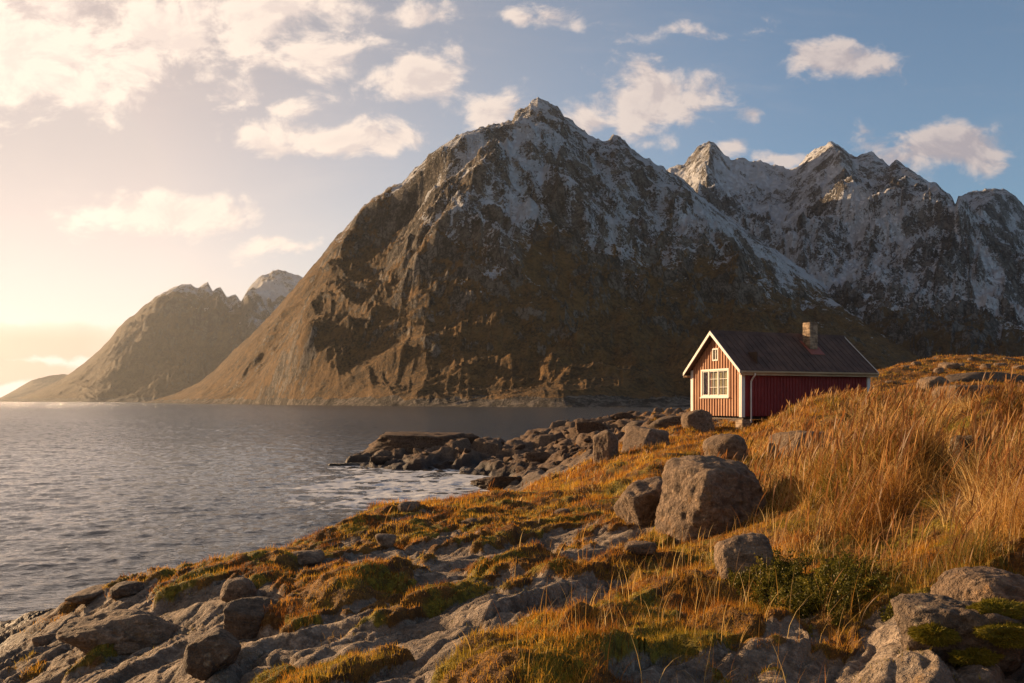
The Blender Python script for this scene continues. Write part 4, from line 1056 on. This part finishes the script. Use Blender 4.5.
# ------------------------------------------------------------------ GREEN SHRUB in the grass
p0 = hit(835, 612)
shr = bpy.data.objects.new('juniper_shrub', None); C.collection.objects.link(shr)
shr.location = p0
shr['label'] = 'low dark green shrub spreading in the dry grass'; shr['category'] = 'shrub'
r_ = np.random.default_rng(77)
P_, A_, C_ = [], [], []
for i in range(620):
    u, w = r_.uniform(-1, 1), r_.uniform(-1, 1)
    if u * u + w * w > 1.0 + .35 * math.sin(7 * u + 3 * w): continue
    x, y = .56 * u + .06 * w, .45 + .85 * w
    if float(n2(np.array([x * 2.6 + 3]), np.array([y * 2.2]), 881)[0]) < -.28: continue
    g0 = float(ground_z(p0.x + x, p0.y + y)) - p0.z - .02
    hgt = r_.uniform(.08, .26) * (1.1 - .5 * (u * u + w * w))
    lx, ly = r_.normal(.03, .09), r_.normal(0, .09)
    kk = int(60 + 260 * hgt)
    tq = r_.uniform(.12, 1, kk)
    base = np.stack([x + lx * tq ** 1.4, y + ly * tq ** 1.4, g0 + hgt * tq], -1)
    P_.append(base + r_.normal(0, .012, (kk, 3)))
    d = r_.normal(size=(kk, 3)) * .8 + np.array([lx * 3, ly * 3, .7]); A_.append(d / np.linalg.norm(d, axis=1, keepdims=True))
    pal = np.array([(.08, .075, .012), (.15, .135, .018), (.22, .185, .022), (.32, .23, .03), (.27, .13, .025)])
    kc = np.clip(int(abs(r_.normal(0, 1.5))), 0, 4)
    C_.append(pal[np.clip(kc + r_.integers(-1, 2, kk), 0, 4)])
    if i % 9 == 0: MB().tube([(x, y, g0 - .02), (x + lx * .4, y + ly * .4, g0 + hgt * .5), (x + lx, y + ly, g0 + hgt * .98)], .0035, 5).build('stem', M_DARKW, shr)
Pt, a, tn_c = np.concatenate(P_), np.concatenate(A_), np.concatenate(C_)
n = len(Pt)
b = np.cross(a, r_.normal(size=(n, 3))); b /= np.linalg.norm(b, axis=1, keepdims=True)
ll = r_.uniform(.012, .026, (n, 1)); ww = ll * .30
V = np.stack([Pt - b * ww * .3, Pt + a * ll * .5 - b * ww, Pt + a * ll, Pt + a * ll * .5 + b * ww], 1).reshape(-1, 3)
tn_c = tn_c * r_.uniform(.8, 1.2, (n, 1))
link('foliage', mesh_np('foliage', V, quads=np.arange(n * 4).reshape(-1, 4), attrs={'tint': np.repeat(tn_c, 4, 0)}), M_MOSSB, shr)

# moss cushions on the corner outcrop
dg = bpy.context.evaluated_depsgraph_get()
dg.update()
for (px, py, s, lab) in [(995, 612, .13, 'yellow green moss cushion highest on the corner outcrop'), (935, 632, .10, 'round moss cushion in the cleft of the corner outcrop'), (1005, 634, .12, 'wide moss cushion at the right side of the corner outcrop'), (975, 656, .10, 'lowest moss cushion on the front of the corner outcrop')]:
    d = Vector(((px - 512) / F, 1, (HOR - py) / F)).normalized()
    ok, loc, nor, *_ = C.ray_cast(dg, Vector((d.x * 1.0, d.y * 1.0, d.z * 1.0)), d)
    if not ok: continue
    me = rock_mesh('moss_cushion', int(px), 4, None, 6, .22, M_MOSSB, (s * 1.4, s * 1.0, s * .55))
    Vn = np.zeros(len(me.vertices) * 3, np.float32); me.vertices.foreach_get('co', Vn); Vn = Vn.reshape(-1, 3)
    r2 = np.random.default_rng(int(py))
    k = 5200
    tri = np.array([p.vertices[:] for p in me.polygons]); pick = tri[r2.integers(0, len(tri), k)]
    w_ = r2.dirichlet((1, 1, 1), k); base_ = (Vn[pick] * w_[..., None]).sum(1); nr_ = base_ / np.linalg.norm(base_, axis=1, keepdims=True)
    a = nr_ + r2.normal(0, .35, (k, 3)); b = np.cross(a, r2.normal(size=(k, 3))); b /= np.linalg.norm(b, axis=1, keepdims=True)
    ln = r2.uniform(.008, .02, (k, 1))
    T = np.stack([base_ - b * .003, base_ + b * .003, base_ + a * ln], 1).reshape(-1, 3)
    Va = np.r_[Vn, T]; ta = np.r_[tri, len(Vn) + np.arange(3 * k).reshape(-1, 3)]
    cols = np.r_[np.tile((.14, .12, .016), (len(Vn), 1)), np.repeat(np.array([(.16, .15, .018), (.26, .21, .022), (.20, .15, .02)])[r2.integers(0, 3, k)], 3, 0)]
    bpy.data.meshes.remove(me)
    place('moss_cushion', mesh_np('moss_cushion', Va, tris=ta, attrs={'tint': cols}), loc, label=lab, category='moss').data.materials.append(M_MOSSB)
